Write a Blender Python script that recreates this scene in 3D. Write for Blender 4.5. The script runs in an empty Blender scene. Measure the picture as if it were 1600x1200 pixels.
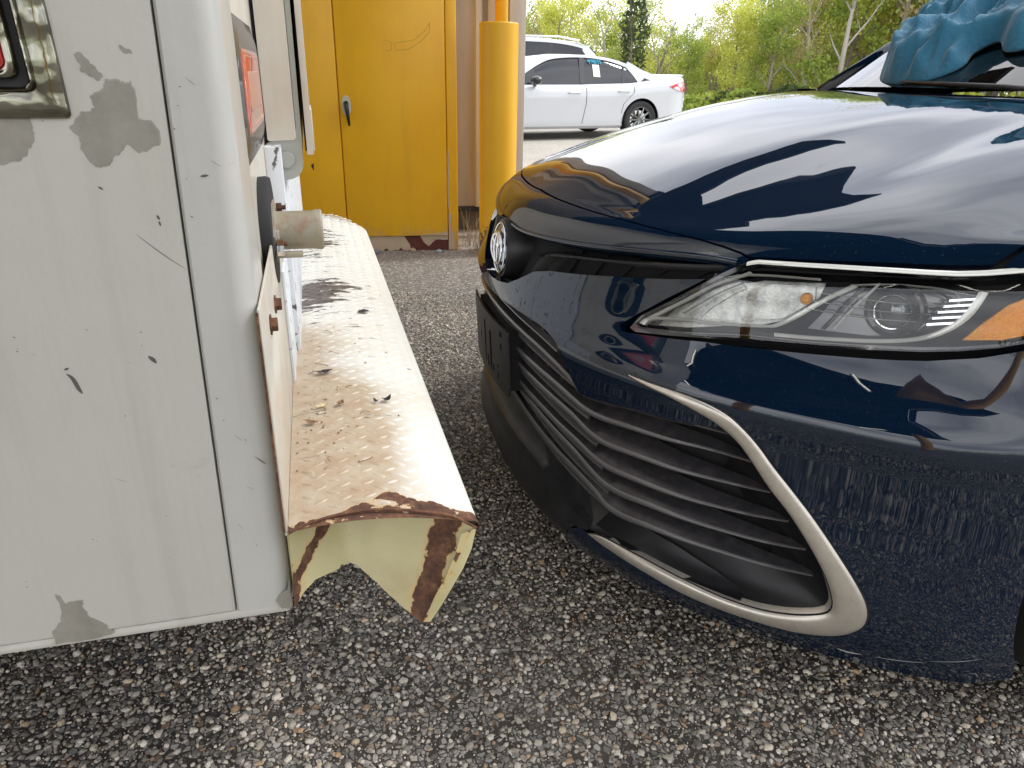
import bpy, bmesh, random
import numpy as np
from math import *
from mathutils import Vector, Matrix, noise
from mathutils.geometry import delaunay_2d_cdt
random.seed(5)
SC = bpy.context.scene
COL = SC.collection
# ------------------------------------------------------------------ camera, sky, sun, exposure
H = 1.01045
cam_d = bpy.data.cameras.new('camera'); cam = bpy.data.objects.new('camera', cam_d); COL.objects.link(cam)
cam_d.sensor_width = 36; cam_d.lens = 36 * 1134.17 / 1600; cam_d.clip_start = .02; cam_d.clip_end = 900
_p, _r = .403666, .0185259
fw = Vector((0, cos(_p), -sin(_p))); up0 = Vector((0, sin(_p), cos(_p))); r0 = Vector((1, 0, 0))
rt = r0 * cos(_r) + up0 * sin(_r); up = up0 * cos(_r) - r0 * sin(_r)
cam.matrix_world = Matrix(((rt.x, up.x, -fw.x, 0), (rt.y, up.y, -fw.y, 0), (rt.z, up.z, -fw.z, H), (0, 0, 0, 1)))
SC.camera = cam
SUN_EL, SUN_AZ = 50, 72        # azimuth from +Y towards +X
w = bpy.data.worlds.new('World'); SC.world = w; w.use_nodes = True
nt = w.node_tree; nt.nodes.clear()
def wn(t, **k):
    n = nt.nodes.new(t)
    for a, b in k.items(): setattr(n, a, b)
    return n
sky = wn('ShaderNodeTexSky', sky_type='NISHITA', sun_disc=False, sun_elevation=radians(SUN_EL), sun_rotation=radians(SUN_AZ), air_density=1.0, dust_density=1.2)
bg = wn('ShaderNodeBackground'); bg.inputs[1].default_value = .10
out = wn('ShaderNodeOutputWorld'); tc = wn('ShaderNodeTexCoord'); mp = wn('ShaderNodeMapping')
mp.inputs['Scale'].default_value = (1.0, 1.0, 2.6); mp.inputs['Location'].default_value = (.35, .1, .2)
nz = wn('ShaderNodeTexNoise'); nz.inputs['Scale'].default_value = 2.0; nz.inputs['Detail'].default_value = 3; nz.inputs['Roughness'].default_value = .55
rp = wn('ShaderNodeValToRGB'); rp.color_ramp.elements[0].position = .36; rp.color_ramp.elements[1].position = .56
rp.color_ramp.elements[0].color = (.62, .62, .62, 1); rp.color_ramp.elements[1].color = (1, 1, 1, 1)
nz2 = wn('ShaderNodeTexNoise'); nz2.inputs['Scale'].default_value = 1.9; nz2.inputs['Detail'].default_value = 2.5; nz2.inputs['Roughness'].default_value = .4
cr2 = wn('ShaderNodeValToRGB'); cr2.color_ramp.elements[0].position = .40; cr2.color_ramp.elements[1].position = .60
cr2.color_ramp.elements[0].color = (17.0, 17.4, 19.2, 1); cr2.color_ramp.elements[1].color = (24, 24.2, 25, 1)
mx = wn('ShaderNodeMix', data_type='RGBA')
L = nt.links.new
L(tc.outputs['Generated'], mp.inputs[0]); L(mp.outputs[0], nz.inputs['Vector']); L(mp.outputs[0], nz2.inputs['Vector'])
L(nz.outputs['Fac'], rp.inputs[0]); L(nz2.outputs['Fac'], cr2.inputs[0]); L(rp.outputs[0], mx.inputs['Factor'])
_d = Vector((sin(radians(SUN_AZ)) * cos(radians(SUN_EL)), cos(radians(SUN_AZ)) * cos(radians(SUN_EL)), sin(radians(SUN_EL))))
dt = wn('ShaderNodeVectorMath', operation='DOT_PRODUCT'); dt.inputs[1].default_value = _d; L(tc.outputs['Generated'], dt.inputs[0])
pw = wn('ShaderNodeMath', operation='POWER', use_clamp=True); pw.inputs[1].default_value = 5.0; mxx = wn('ShaderNodeMath', operation='MAXIMUM'); mxx.inputs[1].default_value = 0.0
L(dt.outputs['Value'], mxx.inputs[0]); L(mxx.outputs[0], pw.inputs[0])
ma = wn('ShaderNodeMath', operation='MULTIPLY_ADD'); ma.inputs[1].default_value = .30; ma.inputs[2].default_value = 1.0; L(pw.outputs[0], ma.inputs[0])
sc_ = wn('ShaderNodeVectorMath', operation='SCALE'); L(cr2.outputs[0], sc_.inputs[0]); L(ma.outputs[0], sc_.inputs['Scale'])
L(sky.outputs[0], mx.inputs['A']); L(sc_.outputs[0], mx.inputs['B']); L(mx.outputs['Result'], bg.inputs[0]); L(bg.outputs[0], out.inputs[0])
sd = bpy.data.lights.new('sun', 'SUN'); sd.energy = 1.8; sd.angle = radians(9); sd.color = (1, .98, .95)
sun = bpy.data.objects.new('sun', sd); COL.objects.link(sun)
_d = Vector((sin(radians(SUN_AZ)) * cos(radians(SUN_EL)), cos(radians(SUN_AZ)) * cos(radians(SUN_EL)), sin(radians(SUN_EL))))
sun.rotation_euler = _d.to_track_quat('Z', 'Y').to_euler()
SC.view_settings.view_transform = 'Standard'; SC.view_settings.look = 'None'; SC.view_settings.exposure = 0.18; SC.view_settings.gamma = 1
SC.cycles.max_bounces = 8; SC.cycles.transparent_max_bounces = 12
# ------------------------------------------------------------------ helpers
class MT:
    """tiny node builder"""
    def __init__(s, name):
        s.m = bpy.data.materials.new(name); s.m.use_nodes = True; s.t = s.m.node_tree; s.b = s.t.nodes['Principled BSDF']
    def n(s, t, **k):
        n = s.t.nodes.new(t)
        for a, b in k.items():
            if a.startswith('i_'): n.inputs[a[2:].replace('_', ' ')].default_value = b
            else: setattr(n, a, b)
        return n
    def l(s, a, b): s.t.links.new(a, b)
    def obj(s): return s.n('ShaderNodeTexCoord').outputs['Object']
    def map(s, v, sc=(1, 1, 1), loc=(0, 0, 0)):
        m = s.n('ShaderNodeMapping'); m.inputs['Scale'].default_value = sc; m.inputs['Location'].default_value = loc; s.l(v, m.inputs[0]); return m.outputs[0]
    def noise(s, v, scale, detail=4, rough=.5, dist=0):
        n = s.n('ShaderNodeTexNoise'); n.inputs['Scale'].default_value = scale; n.inputs['Detail'].default_value = detail
        n.inputs['Roughness'].default_value = rough; n.inputs['Distortion'].default_value = dist; s.l(v, n.inputs['Vector']); return n.outputs['Fac']
    def ramp(s, f, stops, mode='LINEAR'):
        r = s.n('ShaderNodeValToRGB'); cr = r.color_ramp; cr.interpolation = mode
        while len(cr.elements) < len(stops): cr.elements.new(.5)
        for e, (p, c) in zip(cr.elements, stops):
            e.position = p; e.color = (c, c, c, 1) if not hasattr(c, '__len__') else (*c, 1)
        s.l(f, r.inputs[0]); return r.outputs[0]
    def mix(s, f, a, b, mode='MIX'):
        m = s.n('ShaderNodeMix', data_type='RGBA', blend_type=mode)
        for v, k in ((f, 'Factor'), (a, 'A'), (b, 'B')):
            if isinstance(v, bpy.types.NodeSocket): s.l(v, m.inputs[k])
            elif k == 'Factor': m.inputs[k].default_value = v
            else: m.inputs[k].default_value = (*v, 1)
        return m.outputs['Result']
    def math(s, op, a, b=0, c=None, clamp=False):
        m = s.n('ShaderNodeMath', operation=op, use_clamp=clamp)
        for i, v in enumerate((a, b) if c is None else (a, b, c)):
            if isinstance(v, bpy.types.NodeSocket): s.l(v, m.inputs[i])
            else: m.inputs[i].default_value = v
        return m.outputs[0]
    def attr(s, name, typ='GEOMETRY'):
        a = s.n('ShaderNodeAttribute', attribute_name=name, attribute_type=typ); return a.outputs['Fac']
    def bump(s, h, strength=.3, dist=.01):
        b = s.n('ShaderNodeBump'); b.inputs['Strength'].default_value = strength; b.inputs['Distance'].default_value = dist
        s.l(h, b.inputs['Height']); s.l(b.outputs[0], s.b.inputs['Normal'])
    def set(s, **k):
        for a, v in k.items():
            i = s.b.inputs[a.replace('_', ' ')]
            if isinstance(v, bpy.types.NodeSocket): s.l(v, i)
            else: i.default_value = (*v, 1) if hasattr(v, '__len__') and len(v) == 3 and i.type == 'RGBA' else v
        return s
def simple(name, c, rough=.5, metal=0, **k):
    m = MT(name); m.set(Base_Color=c, Roughness=rough, Metallic=metal, **k); return m.m
def mesh(name, V, Fc, mat=None, parent=None, smooth=False, auto=None):
    me = bpy.data.meshes.new(name); me.from_pydata([tuple(v) for v in V], [], [tuple(f) for f in Fc]); me.update()
    if smooth: me.polygons.foreach_set('use_smooth', [True] * len(me.polygons))
    if auto is not None:
        me.polygons.foreach_set('use_smooth', [True] * len(me.polygons)); me.set_sharp_from_angle(angle=radians(auto))
    o = bpy.data.objects.new(name, me); COL.objects.link(o)
    if mat: me.materials.append(mat)
    if parent: o.parent = parent
    return o
def bmobj(name, bm, mat=None, parent=None, smooth=False, auto=None):
    me = bpy.data.meshes.new(name); bmesh.ops.recalc_face_normals(bm, faces=bm.faces[:]); bm.to_mesh(me); bm.free()
    if smooth or auto is not None: me.polygons.foreach_set('use_smooth', [True] * len(me.polygons))
    if auto is not None: me.set_sharp_from_angle(angle=radians(auto))
    o = bpy.data.objects.new(name, me); COL.objects.link(o)
    if mat: me.materials.append(mat)
    if parent: o.parent = parent
    return o
def empty(name, loc=(0, 0, 0), rz=0):
    o = bpy.data.objects.new(name, None); COL.objects.link(o); o.location = loc; o.rotation_euler = (0, 0, rz); o.empty_display_size = .2; return o
def tag(o, label=None, cat=None, group=None, kind=None):
    if label: o['label'] = label
    if cat: o['category'] = cat
    if group: o['group'] = group
    if kind: o['kind'] = kind
    return o
def box(bm, lo, hi, bev=0):
    r = bmesh.ops.create_cube(bm, size=1)['verts']
    c = [(a + b) / 2 for a, b in zip(lo, hi)]; d = [b - a for a, b in zip(lo, hi)]
    for v in r: v.co = Vector((c[0] + v.co.x * d[0], c[1] + v.co.y * d[1], c[2] + v.co.z * d[2]))
    if bev:
        es = list({e for v in r for e in v.link_edges}); bmesh.ops.bevel(bm, geom=es, offset=bev, segments=2, affect='EDGES', profile=.5)
def boxo(name, lo, hi, mat, parent=None, bev=0):
    bm = bmesh.new(); box(bm, lo, hi, bev); return bmobj(name, bm, mat, parent, auto=35 if bev else None)
def tube(bm, pts, rad, seg=8, cap=True):
    pts = [Vector(p) for p in pts]; rads = rad if hasattr(rad, '__len__') else [rad] * len(pts); rings = []
    prev = None
    for i, p in enumerate(pts):
        d = (pts[min(i + 1, len(pts) - 1)] - pts[max(i - 1, 0)]).normalized()
        if prev is None: a = d.orthogonal().normalized()
        else: a = (prev - d * prev.dot(d)).normalized()
        prev = a; b = d.cross(a)
        rings.append([bm.verts.new(p + (a * cos(2 * pi * k / seg) + b * sin(2 * pi * k / seg)) * rads[i]) for k in range(seg)])
    for r1, r2 in zip(rings, rings[1:]):
        for k in range(seg): bm.faces.new((r1[k], r1[(k + 1) % seg], r2[(k + 1) % seg], r2[k]))
    if cap:
        bm.faces.new(rings[0][::-1]); bm.faces.new(rings[-1])
def lathe(bm, prof, seg=32, axis='z', origin=(0, 0, 0), close=False):
    """prof: list of (r,h). axis: direction of h"""
    rings = []
    for r, h in prof:
        ring = []
        for k in range(seg):
            a = 2 * pi * k / seg; c, s_ = r * cos(a), r * sin(a)
            p = {'z': (c, s_, h), 'x': (h, c, s_), 'y': (c, h, s_)}[axis]
            ring.append(bm.verts.new(Vector(origin) + Vector(p)))
        rings.append(ring)
    pairs = list(zip(rings, rings[1:])) + ([(rings[-1], rings[0])] if close else [])
    for r1, r2 in pairs:
        for k in range(seg): bm.faces.new((r1[k], r1[(k + 1) % seg], r2[(k + 1) % seg], r2[k]))
    if not close:
        for r_, p in ((rings[0], prof[0]), (rings[-1], prof[-1])):
            if p[0] > 1e-4: bm.faces.new(r_)
def pip(px, py, poly):
    x, y = poly[:, 0], poly[:, 1]; x2, y2 = np.roll(x, -1), np.roll(y, -1)
    ins = np.zeros(len(px), bool)
    for a, b, c, d in zip(x, y, x2, y2):
        m = ((b > py) != (d > py))
        with np.errstate(divide='ignore', invalid='ignore'):
            xi = (c - a) * (py - b) / (d - b + 1e-30) + a
        ins ^= m & (px < xi)
    return ins
def dens(poly, step, closed=True):
    out_ = []; q_ = [poly[0]]
    for p in poly[1:]:
        if hypot(p[0] - q_[-1][0], p[1] - q_[-1][1]) > 1e-5: q_.append(p)
    if closed and hypot(q_[0][0] - q_[-1][0], q_[0][1] - q_[-1][1]) < 1e-5: q_.pop()
    poly = q_; n = len(poly)
    for i in range(n if closed else n - 1):
        a = np.array(poly[i], float); b = np.array(poly[(i + 1) % n], float)
        k = max(1, int(np.hypot(*(b - a)) / step))
        for q in range(k): out_.append(a + (b - a) * q / k)
    if not closed: out_.append(np.array(poly[-1], float))
    return np.array(out_)
def spl(pts, n=6, closed=False):
    """Catmull-Rom through points of any dimension"""
    P = np.array(pts, float); m = len(P); o = []
    rng = range(m if closed else m - 1)
    for i in rng:
        if closed: p0, p1, p2, p3 = P[i - 1], P[i], P[(i + 1) % m], P[(i + 2) % m]
        else: p0, p1, p2, p3 = P[max(i - 1, 0)], P[i], P[i + 1], P[min(i + 2, m - 1)]
        for k in range(n):
            f = k / n; o.append(.5 * (2 * p1 + (p2 - p0) * f + (2 * p0 - 5 * p1 + 4 * p2 - p3) * f * f + (3 * p1 - p0 - 3 * p2 + p3) * f ** 3))
    if not closed: o.append(P[-1])
    return np.array(o)
def cdt(poly, holes, gx, gy, step):
    """triangulate a polygon with holes and a regular grid of inner points; returns pts, tris, boundary loops"""
    loops = [dens(poly, step)] + [dens(h, step) for h in holes]
    x0, y0 = loops[0].min(0); x1, y1 = loops[0].max(0)
    X, Y = np.meshgrid(np.arange(floor(x0 / gx) * gx, x1 + gx, gx), np.arange(floor(y0 / gy) * gy, y1 + gy, gy)); X, Y = X.ravel(), Y.ravel()
    m = pip(X, Y, loops[0])
    for h in loops[1:]: m &= ~pip(X, Y, h)
    X, Y = X[m], Y[m]
    allb = np.concatenate(loops)
    if len(X):
        dm = np.min(np.hypot(X[:, None] - allb[None, :, 0], Y[:, None] - allb[None, :, 1]), 1); k = dm > step * .45; X, Y = X[k], Y[k]
    verts = [Vector(p) for p in allb] + [Vector((a, b)) for a, b in zip(X, Y)]
    edges = []; o = 0
    for l_ in loops:
        n = len(l_); edges += [(o + i, o + (i + 1) % n) for i in range(n)]; o += n
    vo, eo, fo, ov, oe, of = delaunay_2d_cdt(verts, edges, [], 0, 1e-6)
    P = np.array([v[:] for v in vo]); Fc = np.array([f for f in fo if len(f) == 3])
    C = P[Fc].mean(1); m = pip(C[:, 0], C[:, 1], loops[0])
    for h in loops[1:]: m &= ~pip(C[:, 0], C[:, 1], h)
    Fc = Fc[m]
    e1, e2 = P[Fc[:, 1]] - P[Fc[:, 0]], P[Fc[:, 2]] - P[Fc[:, 0]]
    ar = e1[:, 0] * e2[:, 1] - e1[:, 1] * e2[:, 0]; Fc[ar < 0] = Fc[ar < 0][:, ::-1]
    # boundary edges
    E = {}
    for f in Fc:
        for a, b in ((f[0], f[1]), (f[1], f[2]), (f[2], f[0])): E[(a, b)] = 1
    bd = [(a, b) for (a, b) in E if (b, a) not in E]
    return P, Fc, bd
# ------------------------------------------------------------------ materials
def mat_paint(name, c, flake=True):
    m = MT(name); v = m.obj()
    f = m.noise(v, 900, 2, .6)
    fl = m.ramp(f, [(.60, 0.0), (.74, 1.0)])
    col = m.mix(fl, c, tuple(min(1, x * 3 + .004) for x in c))
    dust = m.ramp(m.noise(v, 3.5, 6, .65), [(.45, 0.0), (.8, 1.0)])
    sp = m.ramp(m.noise(v, 160, 3, .7), [(.66, 0.0), (.74, 1.0)])
    col = m.mix(m.math('MULTIPLY', sp, .10), col, (.35, .33, .3))
    m.set(Base_Color=col, Metallic=0.0, Roughness=.6, Specular_IOR_Level=.0, Coat_Weight=1.0, Coat_IOR=1.6)
    m.set(Coat_Roughness=m.math('MULTIPLY_ADD', dust, .035, .012)); return m.m
PAINT = mat_paint('navy_metallic_paint', (.0016, .0078, .0205))
BLK = MT('black_plastic'); _v = BLK.obj(); BLK.set(Base_Color=BLK.mix(BLK.ramp(BLK.noise(_v, 25, 5, .7), [(.4, 0.0), (.75, 1.0)]), (.010, .010, .012), (.030, .029, .029)), Roughness=.42); BLK.bump(BLK.noise(_v, 900, 2), .15, .0006); BLK = BLK.m
GLOSSBLK = simple('gloss_black', (.006, .006, .008), .12, Coat_Weight=.5)
VOID = simple('dark_cavity', (.004, .004, .005), .8)
SLAT = MT('grille_slat_plastic'); _v = SLAT.obj(); SLAT.set(Base_Color=SLAT.mix(SLAT.ramp(SLAT.noise(_v, 60, 5, .7), [(.4, 0.0), (.8, 1.0)]), (.020, .019, .022), (.055, .050, .050)), Roughness=.33); SLAT = SLAT.m
SEDGE = simple('slat_highlight_plastic', (.12, .117, .118), .25, .3)  # paler than the slats: highlight of their front edges put into the colour
POCKET = simple('black_pocket_plastic', (.008, .008, .009), .34, Specular_IOR_Level=.3)
SILV = MT('satin_silver'); _v = SILV.obj(); SILV.set(Base_Color=SILV.mix(SILV.ramp(SILV.noise(_v, 40, 5, .7), [(.45, 0.0), (.8, 1.0)]), (.56, .52, .455), (.44, .41, .36)), Metallic=.7, Roughness=.36); SILV = SILV.m
CHROME = simple('chrome', (.85, .85, .86), .06, 1.0)
DCHROME = simple('dark_chrome', (.22, .23, .23), .15, 1.0)
REFL = MT('reflector_bowl'); _v = REFL.obj(); REFL.set(Base_Color=REFL.mix(REFL.ramp(REFL.noise(_v, 45, 5, .6), [(.25, 0.0), (.6, 1.0)]), (.15, .15, .14), (.48, .48, .44)), Metallic=.75, Roughness=.32)
_vo = REFL.n('ShaderNodeTexVoronoi'); _vo.inputs['Scale'].default_value = 300; REFL.l(_v, _vo.inputs['Vector']); REFL.bump(_vo.outputs['Distance'], .25, .001); REFL = REFL.m
AMBER = MT('amber_reflector'); _v = AMBER.obj(); _vo = AMBER.n('ShaderNodeTexVoronoi'); _vo.inputs['Scale'].default_value = 260; AMBER.l(_v, _vo.inputs['Vector'])
AMBER.set(Base_Color=AMBER.mix(_vo.outputs['Distance'], (1, .50, .015), (.95, .30, .0)), Roughness=.35, Specular_IOR_Level=.3); AMBER.bump(_vo.outputs['Distance'], .6, .003); AMBER = AMBER.m
def mat_clear(name, tint=(.97, .98, .98), rough=.0, refl=1.0):
    m = bpy.data.materials.new(name); m.use_nodes = True; t = m.node_tree; t.nodes.clear()
    tr = t.nodes.new('ShaderNodeBsdfTransparent'); tr.inputs[0].default_value = (*tint, 1)
    gl = t.nodes.new('ShaderNodeBsdfGlossy'); gl.inputs['Roughness'].default_value = rough; gl.inputs['Color'].default_value = (refl, refl, refl, 1)
    fr = t.nodes.new('ShaderNodeFresnel'); fr.inputs['IOR'].default_value = 1.5
    mi = t.nodes.new('ShaderNodeMixShader'); o = t.nodes.new('ShaderNodeOutputMaterial')
    t.links.new(fr.outputs[0], mi.inputs[0]); t.links.new(tr.outputs[0], mi.inputs[1]); t.links.new(gl.outputs[0], mi.inputs[2]); t.links.new(mi.outputs[0], o.inputs[0]); return m
LENS = mat_clear('clear_lens', rough=.01)
GLASS = mat_clear('windscreen_glass', (.62, .72, .66))
TINT = MT('tinted_glass').set(Base_Color=(.012, .014, .017), Roughness=.03, Specular_IOR_Level=.6).m
RUBBER = simple('rubber', (.018, .018, .019), .75)
def truck_paint(name, base, rustamt=.0, spots=True):
    m = MT(name); v = m.obj()
    d1 = m.ramp(m.noise(v, 2.2, 7, .6), [(.35, 0.0), (.75, 1.0)])
    d2 = m.ramp(m.noise(m.map(v, (1, 1, .25)), 14, 6, .65), [(.5, 0.0), (.85, 1.0)])
    col = m.mix(m.math('MULTIPLY', d1, .35), base, tuple(x * .86 for x in base))
    col = m.mix(m.math('MULTIPLY', d2, .30), col, (base[0] * .80, base[1] * .78, base[2] * .66))
    st_ = m.ramp(m.noise(m.map(v, (1, 1, .06)), 22, 6, .7), [(.50, 0.0), (.80, 1.0)])
    col = m.mix(m.math('MULTIPLY', st_, .35), col, (base[0] * .62, base[1] * .60, base[2] * .50))
    sc1 = m.ramp(m.noise(m.map(v, (.35, 1, 1)), 6, 8, .8, .4), [(.60, 0.0), (.66, 1.0)])
    col = m.mix(m.math('MULTIPLY', sc1, .16), col, (.22, .21, .17))
    s1 = m.ramp(m.noise(v, 55, 4, .75), [(.69, 0.0), (.74, 1.0)])
    col = m.mix(m.math('MULTIPLY', s1, .55), col, (.24, .21, .16))
    if rustamt:
        r = m.ramp(m.noise(v, 9, 8, .7), [(.50, 0.0), (.68, 1.0)])
        col = m.mix(m.math('MULTIPLY', r, rustamt), col, (.50, .26, .10))
    m.set(Base_Color=col, Roughness=m.math('MULTIPLY_ADD', d1, .25, .28), Coat_Weight=.2)
    m.bump(m.math('ADD', m.noise(v, 14, 4, .6), m.math('MULTIPLY', m.noise(v, 240, 2), .05)), .14, .01); return m.m
TWHITE = truck_paint('aged_white_truck_paint', (.475, .465, .415))
TPOST = truck_paint('aged_white_post_paint', (.46, .455, .42))
TCREAM = truck_paint('stained_cream_paint', (.66, .62, .53), .35)
PRIMER = MT('bare_primer'); _v = PRIMER.obj(); PRIMER.set(Base_Color=PRIMER.mix(PRIMER.ramp(PRIMER.noise(_v, 30, 8, .7), [(.3, 0.0), (.7, 1.0)]), (.20, .19, .155), (.29, .275, .23)), Roughness=.55); PRIMER = PRIMER.m
RUST = MT('rust'); _v = RUST.obj(); RUST.set(Base_Color=RUST.ramp(RUST.noise(_v, 60, 8, .75), [(.3, (.035, .016, .010)), (.5, (.11, .045, .022)), (.72, (.25, .12, .055))]), Roughness=.85); RUST.bump(RUST.noise(_v, 90, 8, .7), .6, .004); RUST = RUST.m
def mat_bumper(top):
    """cream paint with rust where the 'rust' attribute says so, bare dark metal where 'dark' does, tan dirt where 'dirt' does"""
    m = MT('bumper_top_paint' if top else 'bumper_inner_shaded_paint'); v = m.obj()
    n1 = m.noise(v, 38, 10, .72); n2 = m.noise(m.map(v, (.22, 1.0, 1)), 46, 8, .66, .6); n3 = m.noise(v, 7, 6, .6)
    base = m.mix(m.ramp(n3, [(.3, 0.0), (.7, 1.0)]), (.70, .70, .65) if top else (.57, .52, .30), (.68, .65, .56) if top else (.46, .41, .20))  # inner cream is yellower and darkened for the shade inside the fold
    dirt = m.math('MULTIPLY', m.ramp(m.math('ADD', m.attr('dirt'), m.math('MULTIPLY_ADD', n3, 1.1, -.55)), [(.15, 0.0), (.75, 1.0)]), .85)
    col = m.mix(dirt, base, m.mix(m.ramp(m.noise(v, 26, 7, .7), [(.4, 0.0), (.65, 1.0)]), (.42, .335, .23), (.34, .215, .11)))
    sp = m.ramp(m.noise(v, 110, 5, .8), [(.66, 0.0), (.70, 1.0)]); col = m.mix(m.math('MULTIPLY', sp, .6), col, (.20, .13, .08))
    dk = m.ramp(m.math('ADD', m.attr('dark'), m.math('MULTIPLY_ADD', n2, 2.2, -1.1)), [(.46, 0.0), (.50, 1.0)])
    col = m.mix(dk, col, m.ramp(n1, [(.35, (.055, .048, .045)), (.7, (.17, .145, .13))]))
    rs_ = m.math('ADD', m.attr('rust'), m.math('MULTIPLY_ADD', m.noise(v, 30, 7, .62), 1.6 if top else .9, -.8 if top else -.45))
    rs = m.ramp(rs_, [(.485, 0.0), (.515, 1.0)])
    rc = m.ramp(m.noise(v, 55, 9, .75), [(.3, (.028, .014, .010)), (.5, (.10, .042, .022)), (.75, (.27, .14, .065))])
    halo = m.ramp(rs_, [(.36, 0.0), (.50, 1.0)])
    col = m.mix(m.math('MULTIPLY', halo, .55), col, (.62, .36, .13))
    col = m.mix(rs, col, rc)
    m.set(Base_Color=col, Roughness=m.math('MULTIPLY_ADD', rs, .4, .42))
    m.bump(m.math('ADD', m.math('MULTIPLY', rs, -.6), m.math('ADD', m.math('MULTIPLY', dk, -.4), m.math('MULTIPLY', n1, .35))), .5, .003); return m.m
BTOP = mat_bumper(True); BIN = mat_bumper(False)
YEL = MT('yellow_enamel'); _v = YEL.obj()
_a = YEL.ramp(YEL.noise(_v, 3, 6, .6), [(.3, 0.0), (.75, 1.0)]); _b = YEL.ramp(YEL.noise(_v, 60, 6, .8), [(.70, 0.0), (.74, 1.0)])
YEL.set(Base_Color=YEL.mix(YEL.math('MULTIPLY', _b, .55), YEL.mix(_a, (.93, .50, .008), (.86, .44, .008)), (.25, .13, .02)), Roughness=.42); _g = YEL.ramp(YEL.noise(YEL.map(_v, (1, 1, .12)), 9, 7, .7), [(.52, 0.0), (.85, 1.0)]); _z = YEL.n('ShaderNodeSeparateXYZ'); YEL.l(_v, _z.inputs[0]); _lo = YEL.ramp(YEL.math('ADD', YEL.math('MULTIPLY', _z.outputs['Z'], 2.2), YEL.noise(_v, 14, 6, .7)), [(.55, 1.0), (.85, 0.0)])
YEL.set(Base_Color=YEL.mix(YEL.math('MULTIPLY', _lo, .45), YEL.mix(YEL.math('MULTIPLY', _g, .28), YEL.mix(YEL.math('MULTIPLY', _b, .5), YEL.mix(_a, (.93, .50, .008), (.84, .42, .008)), (.25, .13, .02)), (.40, .22, .03)), (.45, .33, .20))); YEL.bump(YEL.noise(_v, 30, 4), .08, .01); YEL = YEL.m
YELP = MT('yellow_post_paint'); _v = YELP.obj(); _z = YELP.n('ShaderNodeSeparateXYZ'); YELP.l(_v, _z.inputs[0])
_low = YELP.math('MULTIPLY_ADD', _z.outputs['Z'], -1.6, .52)
_ch = YELP.ramp(YELP.math('ADD', YELP.noise(_v, 22, 8, .7), YELP.math('MAXIMUM', _low, -.2)), [(.83, 0.0), (.86, 1.0)])
YELP.set(Base_Color=YELP.mix(_ch, YELP.mix(YELP.noise(_v, 5, 5), (.86, .45, .012), (.74, .38, .012)), (.16, .10, .06)), Roughness=.45); YELP = YELP.m
def wall_mat(name, c):
    m = MT(name); v = m.obj(); col = m.mix(m.ramp(m.noise(m.map(v, (3, 3, .3)), 4, 6, .65), [(.35, 0.0), (.8, 1.0)]), c, tuple(x * .72 for x in c))
    m.set(Base_Color=col, Roughness=.5); return m.m
TAN = wall_mat('tan_siding', (.47, .41, .33)); WTRIM = wall_mat('pale_trim', (.62, .58, .52))
CANOPY = simple('dark_canopy_steel', (.035, .034, .036), .8)
CONC = wall_mat('dirty_concrete', (.12, .10, .085))
# ------------------------------------------------------------------ ground
g = MT('weathered_asphalt'); v = g.obj()
vo = g.n('ShaderNodeTexVoronoi'); vo.inputs['Scale'].default_value = 92; g.l(v, vo.inputs['Vector'])
ve = g.n('ShaderNodeTexVoronoi', feature='DISTANCE_TO_EDGE'); ve.inputs['Scale'].default_value = 92; g.l(v, ve.inputs['Vector'])
sep = g.n('ShaderNodeSeparateColor'); g.l(vo.outputs['Color'], sep.inputs[0])
stone = g.ramp(sep.outputs[0], [(0, (.16, .15, .135)), (.35, (.28, .27, .25)), (.6, (.42, .39, .345)), (.8, (.55, .52, .47)), (.93, (.36, .24, .15)), (1, (.08, .085, .10))])
edge = g.ramp(ve.outputs['Distance'], [(.04, 0.0), (.14, 1.0)])
pres = g.ramp(sep.outputs[1], [(.22, 0.0), (.26, 1.0)])
sepx = g.n('ShaderNodeSeparateXYZ'); g.l(v, sepx.inputs[0])
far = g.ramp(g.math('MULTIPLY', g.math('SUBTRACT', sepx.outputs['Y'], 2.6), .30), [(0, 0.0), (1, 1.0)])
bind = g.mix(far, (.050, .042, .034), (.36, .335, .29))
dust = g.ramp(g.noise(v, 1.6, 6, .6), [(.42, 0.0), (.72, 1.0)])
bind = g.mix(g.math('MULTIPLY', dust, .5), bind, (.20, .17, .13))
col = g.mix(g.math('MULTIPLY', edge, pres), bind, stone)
col = g.mix(1.0, col, g.mix(far, (.78, .77, .75), (1.15, 1.15, 1.15)), 'MULTIPLY')  # nearby tone lowered for shade missing between flat stones, raised with distance
col = g.mix(g.math('MULTIPLY', g.ramp(g.noise(v, .35, 4), [(.5, 0.0), (.8, 1.0)]), .25), col, (.1, .095, .09))
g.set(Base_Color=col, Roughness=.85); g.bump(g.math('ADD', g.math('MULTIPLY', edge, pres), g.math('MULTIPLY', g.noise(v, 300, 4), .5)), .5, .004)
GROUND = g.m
gx = sorted(set(list(np.linspace(-3, 3, 25)) + [-300, -120, -40, -12, 12, 40, 120, 300])); gy = sorted(set(list(np.linspace(-3, 6, 37)) + [-300, -100, -30, -10, 12, 25, 45, 90, 160, 400]))
gy = sorted(set(gy + [14, 16, 18, 20, 22, 24, 27, 30]))
def gz0(y): k = min(1, max(0, (y - 17) / 9)); return -1.5 * k * k * (3 - 2 * k)
V = [(x, y, gz0(y)) for y in gy for x in gx]; n_ = len(gx)
Fg = [(j * n_ + i, j * n_ + i + 1, (j + 1) * n_ + i + 1, (j + 1) * n_ + i) for j in range(len(gy) - 1) for i in range(n_ - 1)]
tag(mesh('ground', V, Fg, GROUND), 'grey weathered asphalt lot with exposed aggregate', kind='structure')
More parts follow.
